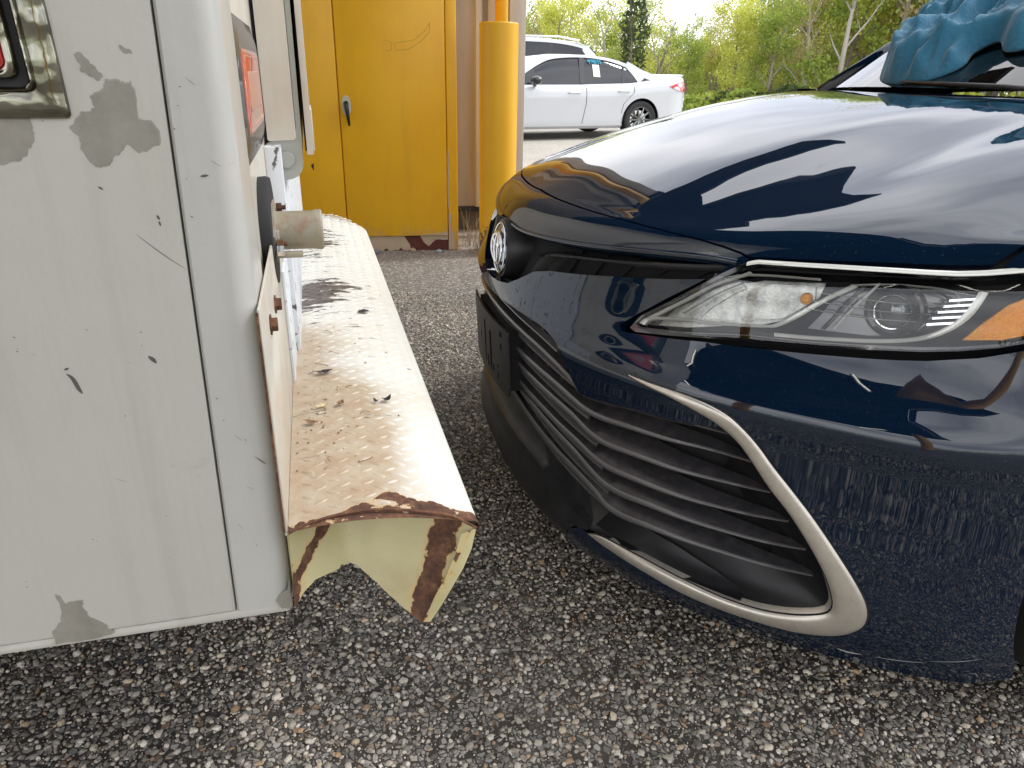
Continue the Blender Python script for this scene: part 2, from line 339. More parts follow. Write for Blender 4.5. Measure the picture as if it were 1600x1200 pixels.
# loose and embedded aggregate near the camera: geometry nodes scatter, one object
sm = MT('aggregate_stone'); rnd = sm.attr('rnd', 'INSTANCER')
scol = sm.ramp(rnd, [(0, (.085, .08, .075)), (.14, (.16, .148, .13)), (.36, (.30, .28, .245)), (.58, (.42, .39, .335)), (.76, (.54, .505, .44)), (.89, (.70, .665, .60)), (.94, (.50, .42, .30)), (.97, (.38, .24, .13)), (1, (.12, .125, .14))])
sv = sm.n('ShaderNodeNewGeometry').outputs['Position']
scol = sm.mix(sm.math('MULTIPLY', sm.ramp(sm.noise(sv, 420, 4, .7), [(.40, 0.0), (.75, 1.0)]), .55), scol, (.10, .092, .08))
big = sm.ramp(sm.noise(sv, 2.3, 5, .6), [(.30, (.78, .75, .71)), (.70, (1.4, 1.35, 1.27))])
scol = sm.mix(1.0, sm.mix(1.0, scol, (1.0, 1.0, 1.0), 'MULTIPLY'), big, 'MULTIPLY')
oil = sm.ramp(sm.noise(sv, 5.5, 4, .6), [(.60, 0.0), (.72, 1.0)]); scol = sm.mix(sm.math('MULTIPLY', oil, .45), scol, (.05, .046, .04))
sm.set(Base_Color=scol, Roughness=.72); STONE = sm.m
def stones_obj():
    X = np.linspace(-1.5, 2.0, 8); Y = np.linspace(-1.1, 3.5, 8)
    V = [(x, y, 0.0) for y in Y for x in X]; Fc = [(j * 8 + i, j * 8 + i + 1, (j + 1) * 8 + i + 1, (j + 1) * 8 + i) for j in range(7) for i in range(7)]
    o = mesh('gravel', V, Fc, STONE)
    ng = bpy.data.node_groups.new('scatter_aggregate', 'GeometryNodeTree')
    ng.interface.new_socket('Geometry', in_out='INPUT', socket_type='NodeSocketGeometry'); ng.interface.new_socket('Geometry', in_out='OUTPUT', socket_type='NodeSocketGeometry')
    N = ng.nodes.new; K = ng.links.new
    gi, go = N('NodeGroupInput'), N('NodeGroupOutput')
    join = N('GeometryNodeJoinGeometry')
    for seed, (dmin, dens_, smin, smax, prob) in enumerate(((.0088, 11000, .0030, .0054, 0), (.022, 1800, .0058, .0086, 0), (.0048, 20000, .0010, .0022, 0))):
        dp = N('GeometryNodeDistributePointsOnFaces'); dp.distribute_method = 'POISSON'
        dp.inputs['Distance Min'].default_value = dmin; dp.inputs['Density Max'].default_value = dens_; dp.inputs['Seed'].default_value = seed + 3
        K(gi.outputs[0], dp.inputs['Mesh'])
        ico = N('GeometryNodeMeshIcoSphere'); ico.inputs['Radius'].default_value = 1; ico.inputs['Subdivisions'].default_value = 2
        ps = N('GeometryNodeSetPosition'); nzz = N('ShaderNodeTexNoise'); nzz.inputs['Scale'].default_value = 1.1; nzz.inputs['Detail'].default_value = 2
        ii = N('GeometryNodeInputPosition'); ad = N('ShaderNodeVectorMath'); ad.operation = 'ADD'; ad.inputs[1].default_value = (seed * 3.1, 1.7, 4.4)
        K(ii.outputs[0], ad.inputs[0]); K(ad.outputs[0], nzz.inputs['Vector'])
        sub = N('ShaderNodeVectorMath'); sub.operation = 'SUBTRACT'; sub.inputs[1].default_value = (.5, .5, .5)
        ml = N('ShaderNodeVectorMath'); ml.operation = 'SCALE'; ml.inputs['Scale'].default_value = 1.0
        K(nzz.outputs['Color'], sub.inputs[0]); K(sub.outputs[0], ml.inputs[0]); K(ml.outputs[0], ps.inputs['Offset']); K(ico.outputs['Mesh'], ps.inputs['Geometry'])
        smat = N('GeometryNodeSetMaterial'); smat.inputs['Material'].default_value = STONE; K(ps.outputs[0], smat.inputs['Geometry'])
        ip = N('GeometryNodeInstanceOnPoints'); K(dp.outputs['Points'], ip.inputs['Points']); K(smat.outputs[0], ip.inputs['Instance'])
        rr = N('FunctionNodeRandomValue'); rr.data_type = 'FLOAT_VECTOR'; rr.inputs['Min'].default_value = (-.45, -.45, 0); rr.inputs['Max'].default_value = (.45, .45, 6.28); rr.inputs['Seed'].default_value = seed
        K(rr.outputs['Value'], ip.inputs['Rotation'])
        rs = N('FunctionNodeRandomValue'); rs.data_type = 'FLOAT_VECTOR'; rs.inputs['Min'].default_value = (smin, smin * .8, smin * .45); rs.inputs['Max'].default_value = (smax, smax * .8, smax * .55); rs.inputs['Seed'].default_value = seed + 20
        K(rs.outputs['Value'], ip.inputs['Scale'])
        st = N('GeometryNodeStoreNamedAttribute'); st.domain = 'INSTANCE'; st.data_type = 'FLOAT'; st.inputs['Name'].default_value = 'rnd'
        rv = N('FunctionNodeRandomValue'); rv.data_type = 'FLOAT'; rv.inputs['Seed'].default_value = seed + 40
        fl = [s for s in rv.outputs if s.type == 'VALUE'][0]
        K(ip.outputs[0], st.inputs['Geometry']); K(fl, [s for s in st.inputs if s.name == 'Value' and s.enabled][0]); K(st.outputs[0], join.inputs[0])
    K(join.outputs[0], go.inputs[0])
    md = o.modifiers.new('scatter', 'NODES'); md.node_group = ng; o.location.z = .0015
    tag(o, 'grey and tan pebbles exposed in the asphalt around the car and truck', 'gravel', kind='stuff')
stones_obj()
# ------------------------------------------------------------------ dark blue car: parametric front body
BU = np.array([0, .003, .015, .042, .088, .155, .24, .33, .42, .515, .62, .80, 1.05, 1.35])
BV = np.array([0, .12, .24, .36, .475, .58, .67, .75, .815, .865, .895, .915, .92, .92])
CRN = np.array([.765, .766, .768, .771, .775, .781, .789, .798, .806, .82, .838, .866, .905, .935])
WR = np.array([.13, .19, .26, .34, .42, .50, .56, .60, .64, .68, .72, .76])
OFS = np.array([[.03, -.005, .004, .004, -.006, -.016, -.022, -.020, -.012, .002, .018, .048],
                [.035, -.006, .002, .0, .0, -.006, -.016, .004, .026, .040, .052, .085],
                [.035, .008, -.004, -.006, -.006, -.012, -.020, .018, .040, .052, .064, .095],
                [.02, .002, 0, .0, -.004, -.010, -.016, -.012, -.006, .0, .014, .05]])
KC = [0, 4, 8, 11]
EU = np.array([1.02, 1.021, 1.026, 1.036, 1.052, 1.075, 1.10, 1.125, 1.15, 1.175, 1.20, 1.24, 1.30, 1.38])
EV = np.array([0, .09, .18, .27, .36, .44, .51, .56, .60, .63, .655, .69, .725, .75])
EW = np.array([.985, .985, .985, .985, .984, .983, .982, .98, .978, .975, .972, .968, .965, .965])
GR = [.07, .18, .34, .52, .72, .88, 1.0]
NJ, NR = len(BU), len(WR) + len(GR)
def net():
    P = np.zeros((NR, NJ, 3)); tu = np.gradient(BU); tv = np.gradient(BV); tu[0] = 0; Ln = np.hypot(tu, tv); nu, nv = tv / Ln, -tu / Ln
    for j in range(NJ):
        x = min(j, 11); k = (CRN[j] - .56) / .20
        for i, ww in enumerate(WR):
            pr = np.interp(x, KC, OFS[:, i]); wz = ww if ww <= .56 else .56 + (ww - .56) * k
            P[i, j] = (BU[j] + nu[j] * pr, BV[j] + nv[j] * pr, wz)
        T = P[len(WR) - 1, j]; E = np.array([EU[j], EV[j], EW[j]])
        for m, gq in enumerate(GR):
            q = T + (E - T) * gq; q[2] = T[2] + (E[2] - T[2]) * (1 - (1 - gq) ** (1.7 if j < 9 else 1.5)); amp = 4 * gq * (1 - gq); vv = q[1]
            q[2] += (.0075, .004, 0, 0, 0, 0, 0)[m] * exp(-((j - 6.8) / 1.8) ** 2)
            q[2] += amp * (.010 / (1 + exp((vv - .34) / .03)) - .010 * exp(-((vv - .47) / .07) ** 2) + .006 * exp(-((vv - .68) / .08) ** 2))
            P[len(WR) + m, j] = q
    return P
NET = net()
def crv(p0, p1, p2, p3, f): return .5 * ((2 * p1) + (-p0 + p2) * f + (2 * p0 - 5 * p1 + 4 * p2 - p3) * f * f + (-p0 + 3 * p1 - 3 * p2 + p3) * f ** 3)
def S(t, s):
    t = np.atleast_1d(np.asarray(t, float)); s = np.atleast_1d(np.asarray(s, float)); sg = np.where(t < 0, -1., 1.); t = np.abs(t)
    t = np.clip(t, 0, NJ - 1 - 1e-9); s = np.clip(s, 0, NR - 1 - 1e-9); j = np.floor(t).astype(int); i = np.floor(s).astype(int); ft = (t - j)[:, None]; fs = (s - i)[:, None]
    def col(ii, jj):
        ii = np.clip(ii, 0, NR - 1); m = jj < 0; jj = np.clip(np.abs(jj), 0, NJ - 1); p = NET[ii, jj].copy(); p[m, 1] *= -1; return p
    P = crv(*[crv(*[col(i + a, j + b) for b in (-1, 0, 1, 2)], ft) for a in (-1, 0, 1, 2)], fs); P[:, 1] *= sg
    P[:, 1] *= -1           # local y = -v (driver's side is -y)
    return P
def SN(t, s):
    t = np.atleast_1d(np.asarray(t, float)); s = np.atleast_1d(np.asarray(s, float)); e = .03
    a = S(t + e, s) - S(t - e, s); sc = np.clip(s, e, NR - 1 - e - 1e-6); b = S(t, sc + e) - S(t, sc - e)
    n = np.cross(a, b); n /= np.linalg.norm(n, axis=1)[:, None] + 1e-12
    P = S(t, s); f = np.sign(np.einsum('ij,ij->i', n, P - np.array([1.3, 0, .35]))); return n * f[:, None]
def SO(t, s, off): return S(t, s) + SN(t, s) * (off if not hasattr(off, '__len__') else np.asarray(off)[:, None])
SY = .7
CARYAW = .248083
car = empty('sedan_car', (-.032603, 1.571932, 0), CARYAW)
tag(car, 'dark navy blue sedan with a missing front plate, nose almost touching the white truck', 'car')
def mir(poly): return [(-a, b) for a, b in reversed(poly)]
def panel(name, poly, holes=(), off=0, thick=.012, mat=PAINT, gx=.25, gs=.25, step=.1, parent=car, nrm=True, offf=None):
    P, Fc, bd = cdt([(a, b * SY) for a, b in poly], [[(a, b * SY) for a, b in h] for h in holes], gx, gs * SY, step)
    t, s = P[:, 0], P[:, 1] / SY
    N = SN(t, s); o_ = off if offf is None else np.array([offf(a, b) for a, b in zip(t, s)])[:, None]
    W = S(t, s) + N * o_
    # orientation
    f0 = Fc[0]; nn = np.cross(W[f0[1]] - W[f0[0]], W[f0[2]] - W[f0[0]])
    nf = np.cross(W[Fc[:, 1]] - W[Fc[:, 0]], W[Fc[:, 2]] - W[Fc[:, 0]]); flip = np.einsum('ij,ij->i', nf, N[Fc[:, 0]]).sum() < 0
    if flip: Fc = Fc[:, ::-1]; bd = [(b, a) for a, b in bd]
    V = [tuple(p) for p in W]; F_ = [tuple(int(x) for x in f) for f in Fc]; nrmls = [N[i] for f in Fc for i in f]
    if thick:
        base = {}; k = len(V)
        for a, b in bd:
            for q in (a, b):
                if q not in base: base[q] = (len(V), len(V) + 1); V.append(tuple(W[q])); V.append(tuple(W[q] - N[q] * thick))
            (a1, a2), (b1, b2) = base[a], base[b]; F_.append((b1, a1, a2, b2))
            fn = np.cross(W[a] - W[b], -N[a]); fn /= np.linalg.norm(fn) + 1e-12; nrmls += [fn] * 4
    o = mesh(name, V, F_, mat, parent, smooth=True)
    if nrm: o.data.normals_split_custom_set([tuple(x) for x in nrmls])
    return o
def ribbon(name, lines, mat, parent=car, closed=False, smooth=True, n=None, auto=50):
    """loft between lines; a line is a list of (t,s,off) of equal length"""
    rows = []
    for l_ in lines:
        A = np.array(l_, float); rows.append(SO(A[:, 0], A[:, 1], A[:, 2]))
    m = len(rows[0]); V = [tuple(p) for r in rows for p in r]; Fc = []; R = len(rows)
    for i in range(R if closed else R - 1):
        for k in range(m - 1): a = i * m + k; b = ((i + 1) % R) * m + k; Fc.append((a, a + 1, b + 1, b))
    if closed: Fc.append([i * m for i in range(R)]); Fc.append([i * m + m - 1 for i in range(R)][::-1])
    bm = bmesh.new(); vs = [bm.verts.new(v) for v in V]
    for f in Fc:
        try: bm.faces.new([vs[i] for i in f])
        except ValueError: pass
    return bmobj(name, bm, mat, parent, auto=auto)
def resample(pts, n):
    P = np.array(pts, float); d = np.r_[0, np.cumsum(np.linalg.norm(np.diff(P, axis=0), axis=1))]; q = np.linspace(0, d[-1], n)
    return np.stack([np.interp(q, d, P[:, k]) for k in range(P.shape[1])], 1)
shut = [(0, 11.66), (.9, 11.55), (1.74, 11.49), (2.57, 11.41), (3.2, 11.34), (3.8, 11.21), (4.35, 11.05), (4.8, 10.92), (5.15, 10.76), (5.38, 10.63), (5.52, 10.50)]
hoodlow = [(5.75, 10.54), (6.5, 10.55), (7.25, 10.55), (8.0, 10.52), (8.42, 10.53), (8.73, 10.97), (9.0, 11.4), (9.4, 12.2), (10.0, 13.5), (10.7, 15.0), (11.4, 16.5), (11.9, 17.9)]
hoodline = [(a, b + .045) for a, b in shut] + [(a - .03, b + .02) for a, b in hoodlow]
hood = panel('hood', [(p[0], p[1]) for p in hoodline] + [(6, 17.95), (0, 17.95), (-6, 17.95)] + mir(hoodline[1:]), mat=PAINT, thick=.018, step=.12)
gt = [(0, 10.06), (.39, 10.0), (.79, 9.93), (1.45, 9.99), (2.58, 10.19), (3.88, 10.42), (4.9, 10.50), (5.38, 10.44)]
gb = [(5.04, 9.78), (4.45, 9.57), (3.6, 9.28), (2.83, 8.97), (2.2, 8.72), (1.75, 8.42), (1.3, 7.75), (.95, 7.3), (.5, 7.08), (0, 7.0)]
ghole = gt + gb[:-1] + [(0, 7.0)] + mir(gb[:-1]) + mir(gt[1:])
fa = [(4.0, 7.42), (4.5, 7.55), (5.18, 7.72), (5.97, 7.80), (6.7, 7.88), (7.44, 7.96), (7.81, 8.02), (8.38, 8.22), (8.85, 8.5), (9.2, 8.72)]
ledge_in = [(5.47, 10.38), (5.36, 10.28), (5.02, 9.78), (4.55, 8.95), (4.1, 8.05), (3.93, 7.62)]
def find(u, wz):
    t = float(np.interp(u, BU, np.arange(NJ))); k = (np.interp(t, np.arange(NJ), CRN) - .56) / .2
    rows = [x if x <= .56 else .56 + (x - .56) * k for x in WR]; return (t, float(np.interp(wz, rows, np.arange(len(WR)))))
def arch(a0, a1, n, R=.385): return [find(.97 - R * cos(radians(a)), .335 + R * sin(radians(a))) for a in np.linspace(a0, a1, n)]
tr_out = [(4.328, 6.135), (4.628, 6.09), (5.048, 6.065), (5.433, 5.955), (5.715, 5.756), (5.909, 5.458), (6.103, 5.089), (6.308, 4.696), (6.539, 4.34), (6.841, 3.873), (7.293, 3.104), (7.621, 2.502), (7.763, 2.128), (7.795, 1.77), (7.73, 1.498), (7.529, 1.199), (7.247, 1.024), (6.956, .915), (6.568, .877), (6.06, .883), (5.542, .972), (4.936, 1.18), (4.378, 1.30), (4.069, 1.34), (3.786, 1.396)]
tr_in = [(4.374, 6.083), (4.635, 5.961), (5.064, 5.814), (5.448, 5.563), (5.642, 5.368), (5.832, 5.092), (6.037, 4.711), (6.281, 4.247), (6.582, 3.778), (6.926, 3.135), (7.176, 2.575), (7.301, 2.156), (7.32, 1.926), (7.273, 1.755), (7.099, 1.592), (6.823, 1.431), (6.441, 1.316), (5.945, 1.32), (5.52, 1.42), (4.912, 1.55), (4.348, 1.591), (4.007, 1.55), (3.786, 1.396)]
TI = spl(tr_in, 5); TO = spl(tr_out, 5); TI = resample(TI, 90); TO = resample(TO, 90); TM = (TI * .5 + TO * .5)
lgt = [(0, 6.30), (.5, 6.33), (1.2, 6.43), (1.93, 6.50), (2.3, 6.50), (2.586, 6.43), (2.892, 6.20), (3.07, 5.9), (3.18, 5.45), (3.27, 5.12), (3.42, 4.86), (3.6, 4.85), (3.777, 4.884), (4.11, 4.975), (4.51, 5.065), (4.85, 5.10), (5.27, 5.17), (5.55, 5.27)]
up_trim = [tuple(p) for p in TM if p[1] > 5.35 and p[0] > 5.6][::3]
side_trim = [tuple(p) for p in TM][28:86:3]
low = [(3.6, 1.39), (3.38, 1.15), (3.3, .8), (3.5, .35), (3.8, .0)]
arch_f = arch(-28, 38, 12)
half = [(a, b - .02) for a, b in shut] + ledge_in + fa + arch_f[::-1] + [(9.6, 0)] + low[::-1]
half = half + [p for p in side_trim[::-1]] + [(5.72, 5.33)] + lgt[::-1]
bumper_cover = panel('bumper_cover', half + mir(half)[:-1], [ghole], mat=PAINT, thick=.022)
# fender (both sides)
fen = [(8.52, 10.50), (8.80, 10.97), (9.06, 11.4), (9.46, 12.2), (10.06, 13.5), (10.76, 15.0), (11.46, 16.5), (11.96, 17.95), (13, 17.95), (13, 0.2)] + arch(205, 41, 26) + [(9.26, 8.78), (9.5, 9.3), (9.72, 9.86), (9.4, 10.2), (9.0, 10.38)]
panel('fender', fen, mat=PAINT, thick=.015); panel('fender', mir(fen), mat=PAINT, thick=.015)
# dark inner structure behind the shut lines
inn = [(0, 0.6), (3, .6), (9.2, .8), (9.35, 7), (9.7, 9.0), (10, 11), (13, 11), (13, 17.9), (0, 17.9)]
panel('inner_frame', inn + mir(inn), off=-.075, thick=0, mat=VOID, gx=.5, gs=.5, nrm=False)
panel('hood_gap_liner', [(a, b - .25) for a, b in shut + hoodlow] + [(a, b + .35) for a, b in (shut + hoodlow)][::-1] , off=-.016, thick=0, mat=VOID, gx=.5, gs=.5)
panel('hood_gap_liner', mir([(a, b - .25) for a, b in shut + hoodlow] + [(a, b + .35) for a, b in (shut + hoodlow)][::-1]), off=-.016, thick=0, mat=VOID, gx=.5, gs=.5)
# windscreen cowl and wheel
def wheel(cx, cy, r=.335, wd=.225, side=-1, parent=car, name='wheel'):
    root = bpy.data.objects.new(name, None); COL.objects.link(root); root.parent = parent; root.location = (cx, cy, r)
    root.empty_display_size = .1
    bm = bmesh.new(); h = wd / 2; lathe(bm, [(r * .68, -h * .9), (r * .9, -h), (r * .985, -h * .8), (r, -h * .5), (r, h * .5), (r * .985, h * .8), (r * .9, h), (r * .68, h * .9)], 40, 'y', close=True); bmobj('tyre', bm, RUBBER, root, auto=40)
    bm = bmesh.new(); lathe(bm, [(r * .70, -h * .86), (r * .66, -h * .88), (r * .62, -h * .5), (r * .62, h * .5), (r * .66, h * .88), (r * .70, h * .86)], 40, 'y', close=True); lathe(bm, [(0.001, side * h * .72), (r * .2, side * h * .75), (r * .22, side * h * .5)], 20, 'y')
    for k in range(10):
        a = 2 * pi * k / 10; tube(bm, [(cos(a) * r * .12, side * h * .66, sin(a) * r * .12), (cos(a) * r * .64, side * h * .72, sin(a) * r * .64)], [r * .07, r * .045], 6)
    bmobj('rim', bm, DCHROME, root, auto=40)
    bm = bmesh.new(); lathe(bm, [(0.001, 0), (r * .5, 0), (r * .5, .02), (0.001, .02)], 28, 'y', (0, -.01, 0)); bmobj('brake_disc', bm, CHROME, root)
    return root
for sx in (-1, 1):
    wheel(.97, sx * .80, side=sx); wheel(3.80, sx * .80, side=sx)
    bm = bmesh.new(); tt = [radians(a) for a in np.linspace(-25, 205, 24)]
    for a, b in zip(tt, tt[1:]):
        q = [bm.verts.new((.97 - .392 * cos(x), sx * yy, .335 + .392 * sin(x))) for x, yy in ((a, .87), (b, .87), (b, .55), (a, .55))]; bm.faces.new(q)
    bmobj('wheel_arch_liner', bm, BLK, car)
# rest of the body behind the front fenders
def ring_side(u):   # half section rows of the door region
    k = np.interp(u, [1.35, 3.3, 4.2, 4.88], [0, .0, .02, .16]); top = np.interp(u, [1.35, 3.3, 4.2, 4.88], [.935, .985, 1.06, 1.06])
    P = []
    for i in range(len(WR)):
        p = S(13, i)[0]; wz = WR[i] if WR[i] <= .56 else .56 + (WR[i] - .56) * ((top - .56) / .2)
        P.append((u, p[1] + k, wz))
    return P
rows = [ring_side(u) for u in np.linspace(1.36, 4.86, 22)]
for sx in (-1, 1):
    m = len(rows[0]); V = [(p[0], p[1] * (1 if sx < 0 else -1), p[2]) for r in rows for p in r]
    cut = lambda c: (c[0] - 3.80) ** 2 + (c[2] - .335) ** 2 < .37 ** 2
    Fc = []
    for i in range(len(rows) - 1):
        for k in range(m - 1):
            f = (i * m + k, i * m + k + 1, (i + 1) * m + k + 1, (i + 1) * m + k)
            c = np.mean([V[q] for q in f], 0)
            if not cut(c): Fc.append(f)
    mesh('body_side', V, Fc, PAINT, car, smooth=True)
    V = [(u, sx * y, z) for u, y, z in [(1.24, .66, .975), (1.32, .655, .965), (1.95, .555, 1.365), (1.90, .545, 1.40), (1.28, .685, .965), (1.95, .60, 1.365)]]
    bm = bmesh.new(); tube(bm, [(1.22, sx * .685, .96), (1.45, sx * .655, 1.11), (1.70, sx * .615, 1.26), (1.98, sx * .57, 1.385), (2.5, sx * .55, 1.425), (3.1, sx * .54, 1.40), (3.6, sx * .56, 1.25), (4.1, sx * .62, 1.06)], [.032, .028, .026, .026, .028, .03, .05, .05], 10); bmobj('roof_rail', bm, PAINT, car, smooth=True)
    bm = bmesh.new(); q = [(1.30, .70, .965), (3.9, .72, 1.04), (3.45, .60, 1.30), (2.9, .575, 1.39), (2.2, .58, 1.40), (1.95, .59, 1.36)]; bm.faces.new([bm.verts.new((a, sx * b, c)) for a, b, c in q]); bmobj('side_window', bm, TINT, car)
    bm = bmesh.new(); tube(bm, [(2.45, sx * .73, .96), (2.55, sx * .59, 1.39)], [.04, .03], 6); bmobj('door_pillar', bm, GLOSSBLK, car)
    mr = bmesh.new(); bmesh.ops.create_uvsphere(mr, u_segments=20, v_segments=12, radius=1)
    for vtx in mr.verts: vtx.co = Vector((1.86 + vtx.co.x * .07 + (.02 if vtx.co.x > 0 else 0), sx * .98 + vtx.co.y * .12, .98 + vtx.co.z * .07))
    bmobj('door_mirror', mr, PAINT, car, smooth=True)
bm = bmesh.new()
def grid(bm, f, nu, nv, smooth=True):
    vs = [[bm.verts.new(f(i / nu, j / nv)) for j in range(nv + 1)] for i in range(nu + 1)]
    for i in range(nu):
        for j in range(nv): bm.faces.new((vs[i][j], vs[i + 1][j], vs[i + 1][j + 1], vs[i][j + 1]))
def arc(y, half_, drop): return drop * (1 - (y / half_) ** 2)
grid(bm, lambda a, b: (1.92 + 1.35 * a, (b * 2 - 1) * (.555 - .01 * a), 1.375 + .055 * sin(pi * (a * .8 + .15)) + .03 * (1 - (b * 2 - 1) ** 2)), 12, 12); bmobj('roof', bm, PAINT, car, smooth=True)
def wsf(a, b):
    y = (b * 2 - 1); hw = .675 - .11 * a; ub = 1.05 + .19 * abs(y) ** 2.2; ut = 1.87 + .06 * y * y
    return (ub + (ut - ub) * a, y * hw, .985 + .012 * (1 - y * y) + (.405 + .01 * (1 - y * y)) * a + .05 * sin(pi * a) * .6)
bm = bmesh.new(); grid(bm, wsf, 14, 20); bmobj('windscreen', bm, GLASS, car, smooth=True)
bm = bmesh.new(); grid(bm, lambda a, b: (3.25 + .95 * a, (b * 2 - 1) * (.55 + .05 * a), 1.40 - .33 * a + .04 * sin(pi * a)), 8, 8); bmobj('rear_window', bm, TINT, car, smooth=True)
bm = bmesh.new(); grid(bm, lambda a, b: (4.15 + .70 * a, (b * 2 - 1) * (.86 - .12 * a), 1.06 + .015 * sin(pi * a)), 6, 8); bmobj('boot_lid', bm, PAINT, car, smooth=True)
bm = bmesh.new(); grid(bm, lambda a, b: (4.86 + .08 * sin(pi * a), (b * 2 - 1) * .77, 1.06 - .9 * a), 8, 8); bmobj('rear_bumper', bm, PAINT, car, smooth=True)
boxo('cabin_floor', (1.0, -.8, .18), (4.6, .8, .24), VOID, car); boxo('dashboard', (1.3, -.6, .72), (1.65, .6, .955), BLK, car, .03)
boxo('engine_bay', (.35, -.55, .20), (1.1, .55, .55), VOID, car)
for y in (-.36, .36): boxo('front_seat', (2.3, y - .24, .35), (2.55, y + .24, 1.12), BLK, car, .06)
boxo('rear_seat', (3.25, -.6, .35), (3.5, .6, 1.05), BLK, car, .06)
bm = bmesh.new()
def cow(a, b):
    y = (b * 2 - 1); ub = 1.0 + .20 * abs(y) ** 2.2; return (ub + .09 * a, y * .70, .972 - .012 * sin(pi * a) + .012 * (1 - y * y))
grid(bm, cow, 4, 24); bmobj('cowl_panel', bm, BLK, car, smooth=True)
wp = bmesh.new(); tube(wp, [(1.075, -.26, .998), (1.065, -.15, 1.003), (1.06, -.02, 1.006), (1.07, .16, 1.010)], [.006, .006, .005, .003], 6); bmobj('wiper', wp, BLK, car, smooth=True)
# ---- silver C shaped trim
def trim(sg):
    fr = [(-.10, -.010), (.0, .001), (.10, .0065), (.24, .0085), (.5, .0082), (.8, .0070), (.95, .0050), (1.02, .001), (1.02, -.006)]
    lines = []
    for f, o in fr:
        A = TO * f + TI * (1 - f); w_ = np.clip(np.linspace(0, 1, 90) * 12, 0, 1) * np.clip(np.linspace(1, 0, 90) * 12, 0, 1)
        lines.append([(sg * a, b, o * (.35 + .65 * k)) for (a, b), k in zip(A, w_)])
    return ribbon('silver_trim', lines, SILV, auto=70)
trim(1); trim(-1)
# dark seam around the trim (thin gasket)
for sg in (1, -1):
    c = TM; d = TO - TM; A = TM + d * 1.10; B = TM - d * 1.12
    ribbon('trim_gasket', [[(sg * a, b, .0012) for a, b in A], [(sg * a, b, .003) for a, b in TO], [(sg * a, b, .003) for a, b in TI], [(sg * a, b, -.02) for a, b in B]], VOID)
# ---- upper grille
panel('grille_upper_back', [(0, 6.9), (1, 7.1), (2.4, 8.6), (5.3, 9.8), (5.5, 10.6), (2, 10.3), (0, 10.2)] + mir([(1, 7.1), (2.4, 8.6), (5.3, 9.8), (5.5, 10.6), (2, 10.3)]), off=-.05, thick=0, mat=VOID, gx=.5, gs=.5)
for sg in (1, -1):
    a = spl([(1.52, 8.26), (1.62, 8.75), (1.80, 9.18), (2.24, 9.42), (2.9, 9.66), (3.96, 9.98), (5.25, 10.26)], 6)
    ribbon('grille_blade', [[(sg * p, q + .10, -.020) for p, q in a], [(sg * p, q + .10, -.012) for p, q in a], [(sg * p, q, -.008) for p, q in a], [(sg * p, q - .02, -.012) for p, q in a], [(sg * p, q + .05, -.04) for p, q in a]], SEDGE, closed=True)
    a = spl([(1.25, 9.05), (1.8, 9.5), (2.6, 9.85), (3.9, 10.18), (5.2, 10.36)], 6)
    ribbon('grille_blade', [[(sg * p, q + .05, -.030) for p, q in a], [(sg * p, q, -.024) for p, q in a], [(sg * p, q - .05, -.028) for p, q in a], [(sg * p, q, -.05) for p, q in a]], SLAT, closed=True)
    for x in (2.1, 2.75, 3.4, 4.05, 4.7):
        a = [(x, 8.2 + (x - 1.5) * .55), (x + .25, 10.4)]; ribbon('grille_rib', [[(sg * (p - .03), q, -.046) for p, q in a], [(sg * (p - .03), q, -.042) for p, q in a], [(sg * (p + .03), q, -.042) for p, q in a], [(sg * (p + .03), q, -.046) for p, q in a]], VOID, closed=True)
gl_ = spl(gt[1:], 5)
for sg in (1, -1): ribbon('grille_lip', [[(sg * p, q + .02, .0002) for p, q in gl_], [(sg * p, q - .05, .0055) for p, q in gl_], [(sg * p, q - .13, .0055) for p, q in gl_], [(sg * p, q - .19, -.001) for p, q in gl_], [(sg * p, q - .16, -.02) for p, q in gl_]], PAINT, auto=80)
# scratches on the bumper corner
SCRL = simple('pale_scratch', (.40, .40, .38), .6)
for pts, wv in (([(8.05, .62), (8.4, .70), (8.75, .82)], .010), ([(8.75, .90), (9.1, 1.02), (9.45, 1.2)], .008), ([(7.55, .62), (7.7, .57), (7.9, .60)], .03), ([(9.35, .55), (9.5, .62), (9.6, .45)], .006)):
    a = spl(pts, 6); f = np.sin(np.linspace(.1, pi - .1, len(a))) * wv; ribbon('scratch', [[(p, q - w_, .0007) for (p, q), w_ in zip(a, f)], [(p, q + w_, .0007) for (p, q), w_ in zip(a, f)]], SCRL)
# badge: round housing with a chrome ring and the crossed-ellipse emblem
bd_root = bpy.data.objects.new('badge', None); COL.objects.link(bd_root); bd_root.parent = car; bd_root.location = (.014, .0, .660); bd_root.rotation_euler = (0, radians(4), 0); bd_root.empty_display_size = .05
def ell(bm, a, b, cz, rad, x, n=48, tw=0):
    P = [Vector((x - .003 * cos(2 * pi * k / n) ** 2, a * cos(2 * pi * k / n), cz + b * sin(2 * pi * k / n))) for k in range(n)]
    prev = []
    for k, p in enumerate(P):
        d = (P[(k + 1) % n] - P[k - 1]).normalized(); o = Vector((1, 0, 0)); c = d.cross(o); prev.append([bm.verts.new(p + (o * cos(q) * rad * .6 + c * sin(q) * rad)) for q in [2 * pi * m_ / 8 for m_ in range(8)]])
    for k in range(n):
        for m_ in range(8): bm.faces.new((prev[k][m_], prev[k][(m_ + 1) % 8], prev[(k + 1) % n][(m_ + 1) % 8], prev[(k + 1) % n][m_]))
bm = bmesh.new(); lathe(bm, [(.054, -.012), (.062, -.011), (.066, .0), (.069, .02), (.072, .06), (.05, .06)], 48, 'x', close=True); bmobj('badge_housing', bm, BLK, bd_root, auto=40)
BLUEM = MT('badge_backing').set(Base_Color=(.16, .24, .36), Metallic=.85, Roughness=.12, Coat_Weight=1).m
